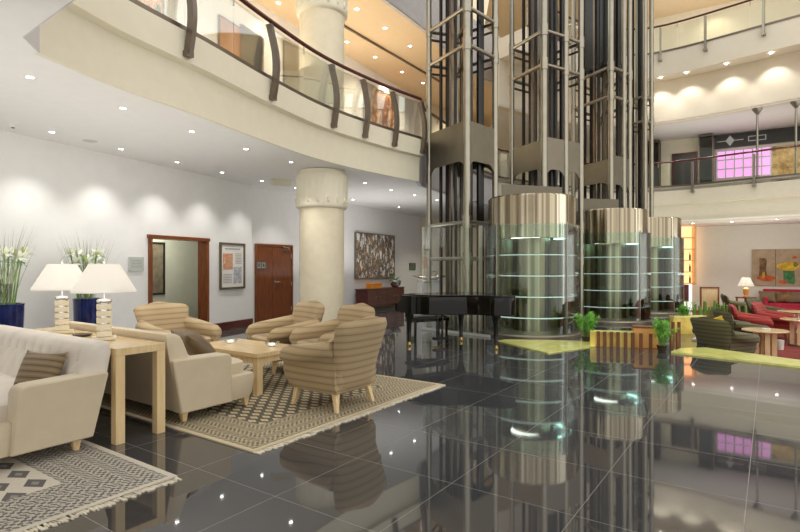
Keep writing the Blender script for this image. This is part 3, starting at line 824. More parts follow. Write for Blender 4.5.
def sofa(label, loc, rz, group, mat='velvet', backmat='lightvelvet', tuft=True):
    t = thing('sofa', label, 'sofa', loc, rz, group); L = 2.25; h = L/2
    m = MB(); m.loft([rr(h-.05,-.48,.32,.05,.10), rr(h-.04,-.51,.33,.06,.14), rr(h-.03,-.54,.34,.07,.30), rr(h-.04,-.53,.34,.07,.34)])
    m.build('base', M[mat], t)
    MB().sup((0,-.15,.385),(L-.27,.80,.19),.28,40,12).build('seat_cushion', M[backmat], t)
    # back: swept section with rounded ends and tufts
    m = MB(); prof = [(.17,.36),(.20,.42),(.225,.50),(.25,.58),(.275,.65),(.30,.71),(.325,.77),(.355,.82),(.40,.845),(.455,.852),(.495,.845),(.50,.80),(.465,.60),(.415,.38),(.36,.11),(.30,.11)]
    NX = 90; secs = []
    for i in range(NX+1):
        x = (-h + L*i/NX)*.982; e = min(max(0,h*.982-abs(x)), .025)/.025; k = math.sqrt(max(0,1-(1-e)**2))
        sec = []
        for (y, z) in prof:
            zz = .1 + (z-.1)*(.95+.05*k); yy = .36 + (y-.36)*(.75+.25*k) if y < .36 else y
            if tuft and z < .83 and y < .33:
                for rz_, ph in ((.54,0),(.70,.5)):
                    q = ((x+.0)/.17 + ph); fx = abs(q - round(q))*.17
                    yy += .030*math.exp(-(fx/.032)**2 - ((z-rz_)/.05)**2)
            sec.append((x, yy, zz))
        secs.append(sec)
    m.loft(secs)
    bk = m.build('backrest', M[backmat], t, ang=60)
    if tuft:
        for rz_, ph, y in ((.54,0,.255),(.70,.5,.31)):
            for q in range(-6,7):
                x = (q+ph)*.17
                if abs(x) < h-.12: MB().sup((x, y+.012, rz_),(.028,.02,.028),1,8,6).build('button', M[mat], bk)
    for s in (-1,1):
        poly = [(.36,.10),(.465,.60),(.44,.615),(-.115,.60),(-.16,.585),(-.18,.54),(-.19,.36),(-.21,.10)]
        o1, o2 = [], []
        m = MB()
        A = [m.v((s*(h-.15), p[0], p[1])) for p in poly]
        B = [m.v((s*(h-.005+.035*max(0,(p[1]-.1)/.5)), p[0], p[1])) for p in poly]
        n = len(poly)
        for i in range(n): m.f([A[i],A[(i+1)%n],B[(i+1)%n],B[i]])
        m.f(A); m.f(B)
        m.build('arm', M[mat], t, bevel=.022, ang=40)
    for sx in (-1,1):
        for y in (-.45,.27):
            MB().box((sx*(h-.12),y,.055),(.075,.075,.11),0,.5,(sx*.01,0)).build('leg', M['maple'], t, smooth=False, bevel=.003)
    return t
gs = 'beige sofas back to back'
sofa('pale beige tufted sofa cut by the left edge of the photo', AB(1.75, 5.57, RZ), facing(-U1), gs)
sofa('beige sofa facing the coffee table, its back to the console table', AB(3.245, 5.57, RZ), facing(U1), gs, 'velvet', 'velvet', False)
def cushion(label, loc, M3, mat, size=(.46,.16,.34)):
    t = tag(MB().pillow(size).build('throw_cushion', M[mat], ang=70), label, 'cushion', 'throw cushions')
    t.location = loc; t.rotation_euler = M3; return t
cushion('brown striped cushion leaning on the arm of the nearest sofa', AB(1.88, 4.86, .615), (math.radians(-24),0,facing(-U1)+.35), 'cushionstripe', (.42,.17,.36))
cushion('brown silk cushion lying on the sofa by the coffee table', AB(3.34, 4.92, .655), (math.radians(-48),0,facing(U1)-.30), 'brownsilk', (.60,.22,.44))

# console table
t = thing('console_table', 'long maple console table between the two sofas', 'table', AB(2.49, 5.50, 0), ROT)
TW, TL = .44, 2.15
MB().box((0,0,.765),(TW,TL,.065)).build('top', M['mapletop'], t, smooth=False, bevel=.004)
for sx in (-1,1):
    for sy in (-1,1): MB().box((sx*(TW/2-.04),sy*(TL/2-.04),.366),(.078,.078,.732)).build('leg', M['maple'], t, smooth=False, bevel=.003)
# table lamps
def table_lamp(label, loc, rz, group):
    t = thing('table_lamp', label, 'table lamp', loc, rz, group)
    MB().box((0,0,.012),(.20,.20,.024)).build('base_plate', M['lampblock'], t, smooth=False, bevel=.004)
    for k in range(5):
        MB().box((0,0,.055+.062*k),(.125,.125,.05)).build('stone_block', M['lampblock'], t, smooth=False, bevel=.006)
    MB().cyl((0,0,.02),(0,0,.345),.045,n=12).build('core', M['chrome'], t)
    MB().sup((0,0,.355),(.13,.13,.05),.8,12,8).build('crystal_cap', M['chrome'], t)
    MB().cyl((0,0,.36),(0,0,.72),.008,n=8).build('rod', M['chrome'], t)
    MB().lathe([(.27,.435),(.273,.44),(.128,.70),(.125,.70),(.266,.44)], n=48, closed=True).build('shade', M['shade'], t)
    MB().sup((0,0,.725),(.03,.03,.04),1,10,8).build('finial', M['chrome'], t)
    MB().sup((0,0,.55),(.07,.07,.1),1,12,8).build('bulb', M['bulb_warm'], t)
    return t
M['bulb_warm'] = emit('warm_bulb', (1,.85,.6), 6.0)
lp = AB(2.50, 5.08, .80)
la = table_lamp('table lamp with stacked cream blocks and white shade, nearer of the two on the console', lp, .50, 'table lamps on the console')
lb = dup(la, AB(2.50, 5.93, .80), .55, 'table lamp with stacked cream blocks and white shade, farther one partly behind the other shade', 'table lamps on the console')
for l in (la, lb): point(Vector(l.location)+Vector((0,0,.55)), 2.4, (1,.93,.84), .06)
t = thing('silver_tray', 'small dark ornament dish lying on the console between the lamps', 'dish', AB(2.50, 5.50, .798))
MB().lathe([(0,.004),(.06,.004),(.09,.022),(.092,.022),(.065,0),(0,0)], n=20).build('dish', M['bronze'], t)

# coffee table with candle bowls
t = thing('coffee_table', 'low maple coffee table among the armchairs', 'coffee table', AB(4.36, 5.36, RZ), ROT)
CW, CL = .72, 1.26
MB().box((0,0,.455),(CW,CL,.05)).build('top', M['mapletop'], t, smooth=False, bevel=.003)
MB().box((0,0,.395),(CW-.05,CL-.05,.07)).build('apron', M['maple'], t, smooth=False)
for sx in (-1,1):
    for sy in (-1,1): MB().box((sx*(CW/2-.065),sy*(CL/2-.065),.18),(.08,.08,.36)).build('leg', M['maple'], t, smooth=False, bevel=.003)
M['clear'] = glass('clear_glass', (.97,.99,.99), .8)
M['candle'] = plain('candle_wax_glow', (.9,.87,.8), .5, 0, .03, Emission_Color=(1,.9,.75,1), Emission_Strength=1.6)  # wax glow raised to stand in for sparkle of the glass bowls
def glassbowl(label, loc):
    t = thing('candle_bowl', label, 'candle bowl', loc, 0, 'glass bowls on the coffee table')
    MB().lathe([(0,0),(.05,0),(.085,.03),(.09,.06),(.082,.06),(.075,.03),(.045,.012),(0,.012)], n=20).build('bowl', M['clear'], t)
    MB().lathe([(0,.014),(.03,.014),(.03,.04),(0,.042)], n=14).build('candle', M['candle'], t)
glassbowl('clear glass candle bowl on the coffee table, nearer the armchair at the front', AB(4.48, 5.02, .48+RZ))
glassbowl('clear glass candle bowl on the coffee table, beside the sofa cushion', AB(4.36, 5.66, .48+RZ))

# lily planters
def lily_planter(label, loc, group, nst, seed, hgt=.98, r=.20):
    rd = random.Random(seed)
    t = thing('lily_planter', label, 'planter', loc, rd.uniform(0,6), group)
    MB().lathe([(0,0),(r*.78,0),(r*.86,.04),(r,hgt-.03),(r*1.03,hgt),(r*.9,hgt),(r*.88,hgt-.05),(0,hgt-.05)], n=32).build('pot', M['blue'], t)
    MB().lathe([(0,hgt-.04),(r*.88,hgt-.04)], n=24).build('soil', M['soil'], t)
    for k in range(nst):
        a = 2*PI*k/nst + rd.uniform(-.3,.3); rr_ = r*rd.uniform(.2,.75)
        b = Vector((rr_*math.cos(a), rr_*math.sin(a), hgt-.05)); top = b + Vector((math.cos(a)*.10, math.sin(a)*.10, rd.uniform(.58,.76)))
        st = MB().tube([b, b.lerp(top,.5)+Vector((0,0,.02)), top], [.012,.010,.008], 6).build('stem', M['stem'], t)
        m = MB()
        for j in range(5):
            aa = rd.uniform(0,2*PI); blade(m, b.lerp(top, rd.uniform(.75,.98)), Vector((math.cos(aa),math.sin(aa),.5)), rd.uniform(.14,.22), .035, .9)
        m.build('leaf', M['leaf'], st)
        for j in range(2):
            aa = a + rd.uniform(-1.6,1.6); d = Vector((math.cos(aa), math.sin(aa), .35)).normalized()
            c = top + d*.05
            m = MB()
            e1 = d.cross(Vector((0,0,1))).normalized(); e2 = d.cross(e1)
            for q in range(6):
                ph = 2*PI*q/6; blade(m, c, d + (e1*math.cos(ph)+e2*math.sin(ph))*.75, .13, .05, .25)
            fl = m.build('flower', M['petal'], st)
            MB().tube([top, c+d*.03],[.008,.016],6).build('throat', M['pollen'], fl) if False else None
        MB().sup(top+Vector((0,0,.05)),(.03,.03,.09),1,8,6).build('bud', M['pollen'], st)
    m = MB()
    for k in range(70):
        a = rd.uniform(0,2*PI); blade(m, (rd.uniform(-.1,.1), rd.uniform(-.1,.1), hgt-.05), Vector((math.cos(a)*rd.uniform(.05,.5), math.sin(a)*rd.uniform(.05,.5), 1)), rd.uniform(.8,1.2), .010, .22, 5)
    tag(m.build('grass_blades', M['grassblade'], t), None, None, None, 'stuff')
    return t
lily_planter('tall blue planter of white lilies at the left edge', dp(3, 7.0), 'blue lily planters', 8, 3, .985, .235)
lily_planter('tall blue planter of white lilies behind the lamps', dp(87, 8.5), 'blue lily planters', 8, 5, .965, .195)

# ------------------------------------------------------------------ grand piano
pk = Vector((.835,.55,0)); pt = Vector((.55,-.835,0)); pc = Vector((.70,10.2,0))
t = thing('grand_piano', 'closed black lacquered grand piano in front of the first lift tower', 'piano', pc, math.atan2(pk.y,pk.x))
# local x along the keyboard (towards the spine), local y = away from tail (tail is -y)
body = [(-.75,.02),(.75,.02),(.75,-.6),(.75,-1.15)]
tail = crv([(.75,-1.15),(.70,-1.38),(.50,-1.50),(.26,-1.40),(.08,-1.12),(-.12,-.88),(-.42,-.72),(-.66,-.55),(-.75,-.32)],4)
outl = [(-.75,.02),(.75,.02),(.75,-.6)] + [(p.x,p.y) for p in tail]
MB().prism(outl, .62, .94).build('case', M['piano'], t, bevel=.008, ang=30)
lid = [(-.77,.02),(.77,.02),(.77,-.6)] + [(p.x*1.02,p.y*1.02-.005) for p in tail]
MB().prism(lid, .95, .972).build('lid', M['piano'], t, bevel=.006, ang=30)
for s in (-1,1):
    m = MB(); prof = [(0.0,.62),(.0,.94),(.08,.94),(.13,.84),(.18,.80),(.30,.79),(.30,.69),(.27,.62)]
    A = [m.v((s*.75,p[0]+.02,p[1])) for p in prof]; B = [m.v((s*.69,p[0]+.02,p[1])) for p in prof]
    for i in range(8): m.f([A[i],A[(i+1)%8],B[(i+1)%8],B[i]])
    m.f(A); m.f(B); m.build('cheek', M['piano'], t, smooth=False, bevel=.006)
MB().box((0,.16,.655),(1.38,.30,.07)).build('key_bed', M['piano'], t, smooth=False)
kb = MB()
for k in range(52): kb.box((-.64+.0246*k,.225,.70),(.0232,.15,.022))
kb.build('white_keys', M['ivory'], t, smooth=False)
kb = MB()
for k in range(51):
    if k % 7 not in (2,6): kb.box((-.628+.0246*k,.195,.716),(.012,.09,.016))
kb.build('black_keys', M['black'], t, smooth=False)
MB().box((0,.09,.79),(1.38,.05,.2)).build('fallboard', M['piano'], t, smooth=False)
for x, y in ((-.62,.02),(.62,.02),(.42,-1.18)):
    lg = MB().lathe([(.0,.62),(.085,.62),(.085,.55),(.06,.50),(.045,.40),(.035,.12),(.045,.09),(.03,.075),(0,.075)], (x,y,0), 8).build('leg', M['piano'], t, ang=50)
    m = MB(); m.cyl((x-.02,y,.03),(x+.02,y,.03),.03,n=14); m.cyl((x,y,.03),(x,y,.08),.03,n=10); m.build('caster', M['gold'], lg)
ly = MB(); ly.box((-.06,-.1,.36),(.03,.03,.52)); ly.box((.06,-.1,.36),(.03,.03,.52)); ly.box((0,-.1,.11),(.26,.12,.05)); ly = ly.build('pedal_lyre', M['piano'], t, smooth=False)
for k in (-1,0,1): MB().box((k*.06,.02,.075),(.025,.16,.012)).build('pedal', M['gold'], ly, smooth=False)
t = thing('piano_bench', 'black piano bench seen under the piano', 'bench', Vector((.54,10.56,0)), math.atan2(pk.y,pk.x))
MB().box((0,0,.42),(.84,.34,.05)).build('frame', M['piano'], t, smooth=False); MB().sup((0,0,.465),(.82,.32,.07),.3,24,8).build('seat_pad', M['black'], t)
for sx in (-1,1):
    for sy in (-1,1): MB().box((sx*.38,sy*.13,.2),(.04,.04,.4),0,.8).build('leg', M['piano'], t, smooth=False)

# sculpture on plinth behind the tower
t = thing('plinth', 'white plinth carrying the bronze sculpture behind the piano', 'plinth', Vector((.86,15.1,0)), .4)
MB().box((0,0,.53),(.62,.42,1.06)).build('body', M['white'], t, smooth=False, bevel=.006); MB().box((0,0,1.075),(.68,.48,.03)).build('cap', M['white'], t, smooth=False)
t = thing('bronze_sculpture', 'long low bronze sculpture like a reclining leaf on the white plinth', 'sculpture', Vector((.86,15.1,1.09)), -.1)
m = MB(); secs = []
for k in range(13):
    u = -1 + k/6; w = .13*(1-abs(u)**2.2)+.006; z = .05 + .07*abs(u)**1.6
    secs.append([(u*.52, w*math.cos(a), z + (.045*(1-u*u)+.008)*math.sin(a)) for a in [2*PI*j/10 for j in range(10)]])
m.loft(secs); m.build('body', M['bronze'], t)
MB().tube([(-.1,0,.1),(.02,0,.22),(.14,.02,.24),(.2,.02,.14),(.12,0,.09)], [.02,.018,.016,.014,.012], 8).build('loop', M['bronze'], t)
MB().box((0,0,.015),(.4,.2,.03)).build('base', M['black'], t, smooth=False)

# ------------------------------------------------------------------ lift towers
BARZ = [1.65, 2.47, 6.44, 7.28, 11.25]
def tower(label, F, L, B, R, extra, panels, rails, zb=0.0, top=12.2):
    t = thing('lift_tower', label, 'lift tower', (F[0],F[1],0), 0, 'glass lift towers')
    o = Vector((F[0],F[1],0))
    V = lambda p, z: Vector((p[0],p[1],z)) - o
    posts = [(F,.082,zb),(L,.066,0.0 if zb == 0 else zb),(B,.06,zb),(R,.072,zb)] + [(e,.068,zb) for e in extra]
    for p, r, z0 in posts:
        po = MB().cyl(V(p,z0), V(p,top), r, n=16).build('steel_post', M['steel'], t)
        for z in BARZ[::1]:
            if z > zb: MB().cyl(V(p,z-.14), V(p,z+.14), r*1.22, n=16).build('collar', M['steel'], po)
    ring = [L, F] + extra + [R, B, L]
    for a, b in zip(ring, ring[1:]):
        for z in BARZ:
            if z > zb: MB().cyl(V(a,z), V(b,z), .045, n=10).build('crossbar', M['steel'], t)
            if z > 4 and (a == B or b == B): MB().cyl(V(a,z-.2), V(b,z-.2), .03, n=8).build('crossbar', M['bronze'], t)
    for z in (BARZ[2], BARZ[3]):
        MB().cyl(V(B,z-.2), V(F,z-.2), .03, n=8).build('crossbar', M['bronze'], t)
    for a, b, z0, z1 in panels:
        a, b = Vector((*a,0)), Vector((*b,0)); d = (b-a).normalized(); a2, b2 = a+d*.07, b-d*.07
        n = 24; m = MB(); LW = (b2-a2).length; nn = Vector((d.y,-d.x,0))*.015
        up, lo = [], []
        for k in range(n+1):
            u = k/n; p = a2.lerp(b2,u)
            lo.append((p, z0 - .16*(1-min(1, min(u,1-u)*LW/.22))**2)); 
        secs = [[p-nn-o+Vector((0,0,z)), p+nn-o+Vector((0,0,z)), p+nn-o+Vector((0,0,z1)), p-nn-o+Vector((0,0,z1))] for p, z in lo]
        # stop the arch from dropping below the panel
        m.loft(secs); m.build('landing_panel', M['steelplate'], t, ang=40)
    for (x, y, w, mt) in rails:
        MB().box(Vector((x,y,(zb+top)/2))-o, (w,w*1.4,top-zb), .5).build('guide_rail', M[mt], t, smooth=False)
    return t
def quad_in(F, L, B, R, u, v):
    F,L,B,R = [Vector((*p,0)) for p in (F,L,B,R)]
    p = F.lerp(L,u).lerp(R.lerp(B,u),v); return (p.x,p.y)
F1,L1_,B1,R1 = (1.496,11.9),(.718,13.2),(1.42,13.45),(2.27,12.72)
def stdrails(F,L,B,R):
    out = []
    for u, v, w, mt in ((.72,.35,.10,'black'),(.30,.5,.09,'black'),(.25,.85,.09,'black'),(.55,.9,.07,'black'),(.55,.2,.05,'bronze'),(.12,.3,.05,'black'),(.4,.15,.05,'black'),(.15,.62,.06,'black'),(.62,.68,.07,'black'),(.82,.2,.05,'black'),(.85,.7,.08,'steel'),(.5,.6,.10,'steelplate')):
        x, y = quad_in(F,L,B,R,u,v); out.append((x,y,w,mt))
    return out
rails1 = stdrails(F1,L1_,B1,R1)
tw1 = tower('lift tower of steel tubes standing just behind the piano', F1,L1_,B1,R1, [], [(L1_,F1,3.86,4.74),(F1,R1,3.86,4.74),(R1,B1,3.86,4.74)], rails1)
for px, dd in ((462.5,12.35),(480.5,12.15)):
    p = dp(px, dd); MB().box(p + Vector((0,0,1.2)) - Vector((F1[0],F1[1],0)), (.075,.05,2.4), .4).build('door_jamb', M['cream'], tw1, smooth=False)
F2,L2_,B2,R2 = (3.54,13.1),(2.99,14.25),(3.95,14.9),(4.70,13.85); E2_ = [(4.2,13.5)]
tower('lift tower of steel tubes rising behind the first glass cylinder', F2,L2_,B2,R2, E2_, [(L2_,F2,3.9,4.60),(F2,E2_[0],3.88,4.66),(E2_[0],R2,3.88,4.66)], stdrails(F2,L2_,B2,R2))
F3,L3_,B3,R3 = (6.13,15.5),(5.50,16.9),(6.75,17.9),(6.98,16.2); E3_ = [(6.70,15.95)]
tw3 = tower('lift tower of steel tubes rising behind the second glass cylinder', F3,L3_,B3,R3, E3_, [(L3_,F3,3.95,4.60),(F3,E3_[0],3.88,4.72),(E3_[0],R3,3.88,4.72)], stdrails(F3,L3_,B3,R3))
F4 = dp(645,18.2); R4 = dp(651.5,18.5); L4 = dp(629,18.7); B4 = dp(637,19.0)
tower('slender pair of lift tubes at the far right of the towers', (F4.x,F4.y),(L4.x,L4.y),(B4.x,B4.y),(R4.x,R4.y), [], [], [(L4.x+.3,L4.y-.2,.09,'black'),(F4.x-.3,F4.y+.4,.12,'black')])
# lift car hanging in the third tower
cp = quad_in(F3,L3_,B3,R3,.5,.5)
t = thing('lift_car', 'dark lift car stopped high inside the third lift tower', 'lift car', (cp[0],cp[1],7.55), .55)
MB().box((0,0,1.25),(.72,.82,2.3)).build('cabin', M['dark'], t, smooth=False, bevel=.02)
MB().box((0,0,.05),(.78,.88,.1)).build('floor_pan', M['black'], t, smooth=False); MB().box((0,0,2.44),(.78,.88,.1)).build('roof_cap', M['steelplate'], t, smooth=False)
m = MB()
for s in (-1,1): m.box((s*.3,-.422,1.25),(.05,.02,2.2))
m.build('door_track', M['steel'], t, smooth=False)
# glass screen in front of tower 1
t = thing('glass_screen', 'clear glass screen in front of the first lift tower', 'glass screen', (.49,12.5,0))
o = Vector((.49,12.5,0)); g0, g1_ = Vector((.52,12.47,0)), Vector((1.86,11.06,0))
for k in range(2):
    a, b = g0.lerp(g1_, k/2+.004)-o, g0.lerp(g1_, (k+1)/2-.004)-o
    MB().strip([a,b], .05, 2.39, .014).build('pane', M['glass'], t, smooth=False)
MB().strip([g0-o, g1_-o], 0, .05, .06).build('floor_channel', M['sign'], t, smooth=False)

# ------------------------------------------------------------------ glass cylinders with steel drums
def rotunda(label, C, label_group, seed, a_front):
    t = thing('glass_cylinder', label, 'glass cylinder', (C[0],C[1],0), 0, label_group)
    MB().lathe([(0,0),(1.05,0),(1.05,.05),(1.02,.08),(1.02,.09),(0,.09)], n=64).build('base_ring', M['steelplate'], t, ang=30)
    dr = MB().lathe([(.93,2.06),(.93,2.93),(.90,2.96),(0,2.96),(0,2.11),(.86,2.10),(.86,2.06)], n=96).build('steel_drum', M['drum'], t, ang=40)
    MB().lathe([(0,2.085),(.30,2.085),(.31,2.10),(0,2.10)], (-.16,-.12,0), 32).build('lit_disc', M['litdisc'], dr)
    MB().lathe([(.70,2.08),(.84,2.08),(.84,2.095),(.70,2.095)], n=24, a0=-.95, a1=.55, closed=True).build('lit_crescent', M['litcyan'], dr)
    a0, a1 = a_front + PI - math.radians(110), a_front + PI + math.radians(110)
    MB().lathe([(.80,.09),(.82,.09),(.82,2.09),(.80,2.09)], n=60, a0=a0, a1=a1, closed=True).build('back_wall', M['drum_in'], t, ang=40)
    MB().lathe([(.0,.09),(.40,.09),(.40,2.08),(0,2.08)], n=36).build('inner_column', M['drum_in'], t, ang=40)
    for k in range(4):
        z = .41 + .43*k
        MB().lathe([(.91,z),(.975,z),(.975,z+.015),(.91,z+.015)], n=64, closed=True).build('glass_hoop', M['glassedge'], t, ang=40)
    g = [a_front + math.radians(d) for d in (-180,-90,0,90)]
    for k in range(4):
        b0, b1 = a_front + PI/4 + k*PI/2 + .008, a_front + PI/4 + (k+1)*PI/2 - .008
        MB().lathe([(.99,.09),(1.004,.09),(1.004,2.34),(.99,2.34)], n=20, a0=b0, a1=b1, closed=True).build('glass_pane', M['greenglass'], t, ang=40)
    for k in range(4):
        a = a_front + PI/4 + k*PI/2
        MB().cyl((.998*math.cos(a),.998*math.sin(a),.09),(.998*math.cos(a),.998*math.sin(a),2.38),.014,n=10).build('glass_joint_post', M['steel'], t)
    spot(Vector((C[0]-.16*0,C[1]-.55,2.05)), 25, 120, .8, (.95,1,.92), r=.2)
    for k in range(3):
        a = a_front + math.radians(-45+45*k); p = Vector((C[0]+.62*math.cos(a), C[1]+.62*math.sin(a), 2.05)); spot(p, 14, 90, .8, (.95,1,.95), r=.05)
    return t
M['litdisc'] = emit('lit_disc', (1,1,.97), 4.0); M['litcyan'] = emit('lit_cyan_panel', (.55,1,.95), 4.0)
C1, C2, C3 = (2.88,11.7),(5.70,14.45),(7.90,16.95)
for C, lab in ((C1,'glass cylinder under a steel drum, the largest and nearest, beside the piano'),(C2,'glass cylinder under a steel drum, middle of the three, behind the brown posts'),(C3,'glass cylinder under a steel drum, the farthest, beside the lounge bar')):
    rotunda(lab, C, 'glass cylinders', 1, math.atan2(-C[1], -C[0]))
for (a, b, lab) in (((2.44,12.78),(3.95,13.0),'sloping steel fascia plate behind the first steel drum'),((5.05,15.62-.12),(6.30,15.36),'steel fascia plate behind the second steel drum')):
    t = thing('fascia_plate', lab, 'steel plate', (a[0],a[1],0), 0, 'fascia plates')
    o = Vector((a[0],a[1],0)); A, B = Vector((*a,0))-o, Vector((*b,0))-o; z1 = (3.45,3.40)
    m = MB(); n = Vector((B.y,-B.x,0)).normalized()*.012
    m.loft([[A-n+Vector((0,0,2.75)),A+n+Vector((0,0,2.75)),A+n+Vector((0,0,z1[0])),A-n+Vector((0,0,z1[0]))],[B-n+Vector((0,0,2.75)),B+n+Vector((0,0,2.75)),B+n+Vector((0,0,z1[1])),B-n+Vector((0,0,z1[1]))]])
    m.build('plate', M['platedark'], t, smooth=False)
    for p in (A, B): MB().cyl(p+n*3*0+Vector((0,0,0)), p+Vector((0,0,2.8)), .02, n=8).build('support', M['steel'], t)

# ------------------------------------------------------------------ yellow kerbs, posts, bamboo
struct(MB().prism([(1.88,10.42),(2.5,8.98),(3.58,9.76),(3.75,10.35),(2.9,10.56),(2.1,10.62)], .001, .02).build('trim_4', M['curb'], smooth=False), 'yellow green glass floor patch in front of the first cylinder', 'floor inlay')
struct(MB().prism([(4.60,9.05),(5.78,7.72),(8.2,4.95),(8.72,5.3),(6.20,8.22),(5.45,9.5),(5.0,9.45)], .001, .03).build('trim_5', M['curb'], smooth=False), 'yellow green kerb along the edge of the sunken lounge', 'kerb')
t = thing('low_wall', 'low yellow onyx wall in front of the second glass cylinder', 'low wall', (3.35,9.95,0))
o = Vector((3.35,9.95,0)); w0, w1 = Vector((3.53,9.898,0)), Vector((4.26,9.70,0))
MB().strip([w0-o,w1-o], 0, .26, .10).build('body', M['onyx'], t, smooth=False); MB().strip([w0-o,w1-o], .26, .29, .14).build('coping', M['curb'], t, smooth=False)
wn = Vector(((w1-w0).y, -(w1-w0).x, 0)).normalized()
pxs = [598,604.3,611,617.5,625,632,639,648.5]
proto = None
for i, px in enumerate(pxs):
    q = on_line(px, w0, w1) + wn*(.085 if i < 6 else .20)
    ords = ['first','second','third','fourth','fifth','sixth','seventh','eighth']
    lab = f'short brown wooden post against the low yellow wall, {ords[i]} from the piano side'
    if proto is None:
        proto = thing('wooden_post', lab, 'post', q, math.atan2((w1-w0).y,(w1-w0).x), 'brown posts along the low yellow wall')
        MB().box((0,0,.135),(.055,.04,.27)).build('shaft', M['slat'], proto, smooth=False, bevel=.004); MB().box((0,0,.275),(.058,.044,.012)).build('cap', M['slat'], proto, smooth=False)
    else: dup(proto, q, proto.rotation_euler.z, lab)
for px, dd, lab in ((671.5,9.55,'short brown wooden post right of the front bamboo, nearer one'),(677.5,9.62,'short brown wooden post right of the front bamboo, next to the kerb'),(673,11.4,'short brown wooden post below the rear bamboo, left one'),(679,11.43,'short brown wooden post below the rear bamboo, right one')):
    dup(proto, dp(px,dd,.0 if dd > 10 else .0), .1, lab)
t = thing('planter_box', 'orange planter box standing behind the low yellow wall', 'planter box', dp(645,9.72), -.27)
MB().box((0,0,.18),(.42,.26,.36)).build('body', M['terra'], t, smooth=False, bevel=.006); MB().box((0,0,.372),(.44,.28,.024)).build('rim', M['slat'], t, smooth=False)
t = thing('low_wall', 'low yellow onyx wall at the corner of the lounge steps', 'low wall', (5.7,11.2,0))
o = Vector((5.7,11.2,0)); MB().strip([Vector((5.92,11.62,0))-o, Vector((6.7,11.75,0))-o], 0, .36, .12).build('body', M['onyx'], t, smooth=False); MB().strip([Vector((5.92,11.62,0))-o, Vector((6.7,11.75,0))-o], .36, .39, .16).build('coping', M['curb'], t, smooth=False)
def bamboo(label, loc, H, R, seed, pot=True):
    rd = random.Random(seed); t = thing('potted_bamboo', label, 'potted plant', loc, 0, 'small bamboo plants')
    MB().lathe([(0,0),(.06,0),(.085,.10),(.09,.11),(.07,.11),(0,.09)], n=18).build('pot', M['soil'], t)
    m = MB(); lv = MB()
    for k in range(16):
        a = rd.uniform(0,2*PI); lean = rd.uniform(.1,1.0)*R; h = H*rd.uniform(.7,1.0)
        b = Vector((math.cos(a)*.05, math.sin(a)*.05, .1)); top = Vector((math.cos(a)*lean, math.sin(a)*lean, h))
        pts = [b, b.lerp(top,.5)+Vector((0,0,.06)), top]
        m.tube(pts, [.007,.005,.003], 5)
        for j in range(60):
            u = rd.uniform(.25,1.04); p = b.lerp(top, u) + Vector((0,0,.06*math.sin(PI*min(u,1)))); aa = rd.uniform(0,2*PI)
            blade(lv, p, Vector((math.cos(aa), math.sin(aa), rd.uniform(-.2,.7))), rd.uniform(.06,.12), .012, .8, 3)
    m.build('stems', M['stem'], t); tag(lv.build('foliage', M['bamboo'], t), None, None, None, 'stuff')
bamboo('feathery green bamboo beside the first glass cylinder', dp(586,10.35), .62, .30, 1)
bamboo('feathery green bamboo in front of the orange planter box', dp(662,9.2), .58, .26, 2)
bamboo('feathery green bamboo behind the low wall by the lounge steps', dp(684,12.45), .68, .24, 3)

# ------------------------------------------------------------------ lounge (sunken)
ZL = -.42
gc = 'dark green striped armchairs in the lounge'
gch = armchair('dark green striped armchair right at the yellow kerb', 'stripegreen', gc, dp(724,10.1,ZL), facing(Vector((.85,.35,0))), 'slat')
dup(gch, dp(741,11.7,ZL), facing(Vector((.75,-.1,0))), 'dark green striped armchair behind the one at the kerb')
dup(gch, dp(768,15.6,ZL), facing(Vector((.5,-.8,0))), 'dark green striped armchair behind the red armchairs')
dup(gch, dp(738,18.2,ZL), facing(Vector((.9,-.4,0))), 'dark green armchair by the lit table lamp at the back')
rch = armchair('red armchair in the lounge, left of two', 'stripered', 'red armchairs in the lounge', dp(752,13.2,ZL), facing(Vector((.75,-.5,0))), 'slat')
dup(rch, dp(775,13.9,ZL), facing(Vector((.6,-.7,0))), 'red armchair in the lounge, right of two')
t = tag(MB().pillow((.38,.16,.36)).build('throw_cushion', M['yellow_paint']), 'bright yellow cushion in the armchair at the kerb', 'cushion', 'throw cushions')
t.location = dp(717,10.3,.32); t.rotation_euler = (math.radians(-12),.3,facing(Vector((.85,.35,0))))
def round_table(label, loc, r, group):
    t = thing('round_table', label, 'table', loc, .4, group)
    MB().lathe([(0,.60),(r-.02,.60),(r,.61),(r,.625),(r-.01,.635),(0,.635)], n=36).build('top', M['mapletop'], t)
    MB().lathe([(0,.0),(r*.55,.0),(r*.55,.03),(0,.03)], n=24).build('base', M['steelplate'], t)
    for k in range(4):
        a = PI/4+PI/2*k; MB().box((math.cos(a)*r*.38,math.sin(a)*r*.38,.315),(.085,.085,.57),a).build('leg', M['maple'], t, smooth=False)
    return t
rt = round_table('round wooden table in front of the dark green armchairs', dp(765,10.6,ZL), .40, 'round lounge tables')
dup(rt, dp(800,12.7,ZL), .1, 'round wooden table at the right edge beyond the first one')
dup(rt, dp(794,15.0,ZL), .7, 'round wooden table farthest back near the red sofa')
t = thing('glass_ashtray', 'pale dish on the first round lounge table', 'dish', dp(766,10.6,ZL+.635)); MB().lathe([(0,0),(.07,0),(.08,.025),(.07,.025),(.06,.01),(0,.01)],n=16).build('dish', M['white'], t)
t = thing('tumbler', 'small glass standing on the second round lounge table', 'glass', dp(796,12.6,ZL+.635)); MB().lathe([(0,0),(.035,0),(.04,.13),(.036,.13),(.032,.01),(0,.01)],n=14).build('glass', M['clear'], t)
t = thing('candle_glass', 'short pale glass standing on red carpet by the table', 'glass', dp(780.5,12.1,ZL)); MB().lathe([(0,0),(.06,0),(.075,.22),(.07,.22),(.055,.01),(0,.01)],n=14).build('glass', M['ivory'], t)
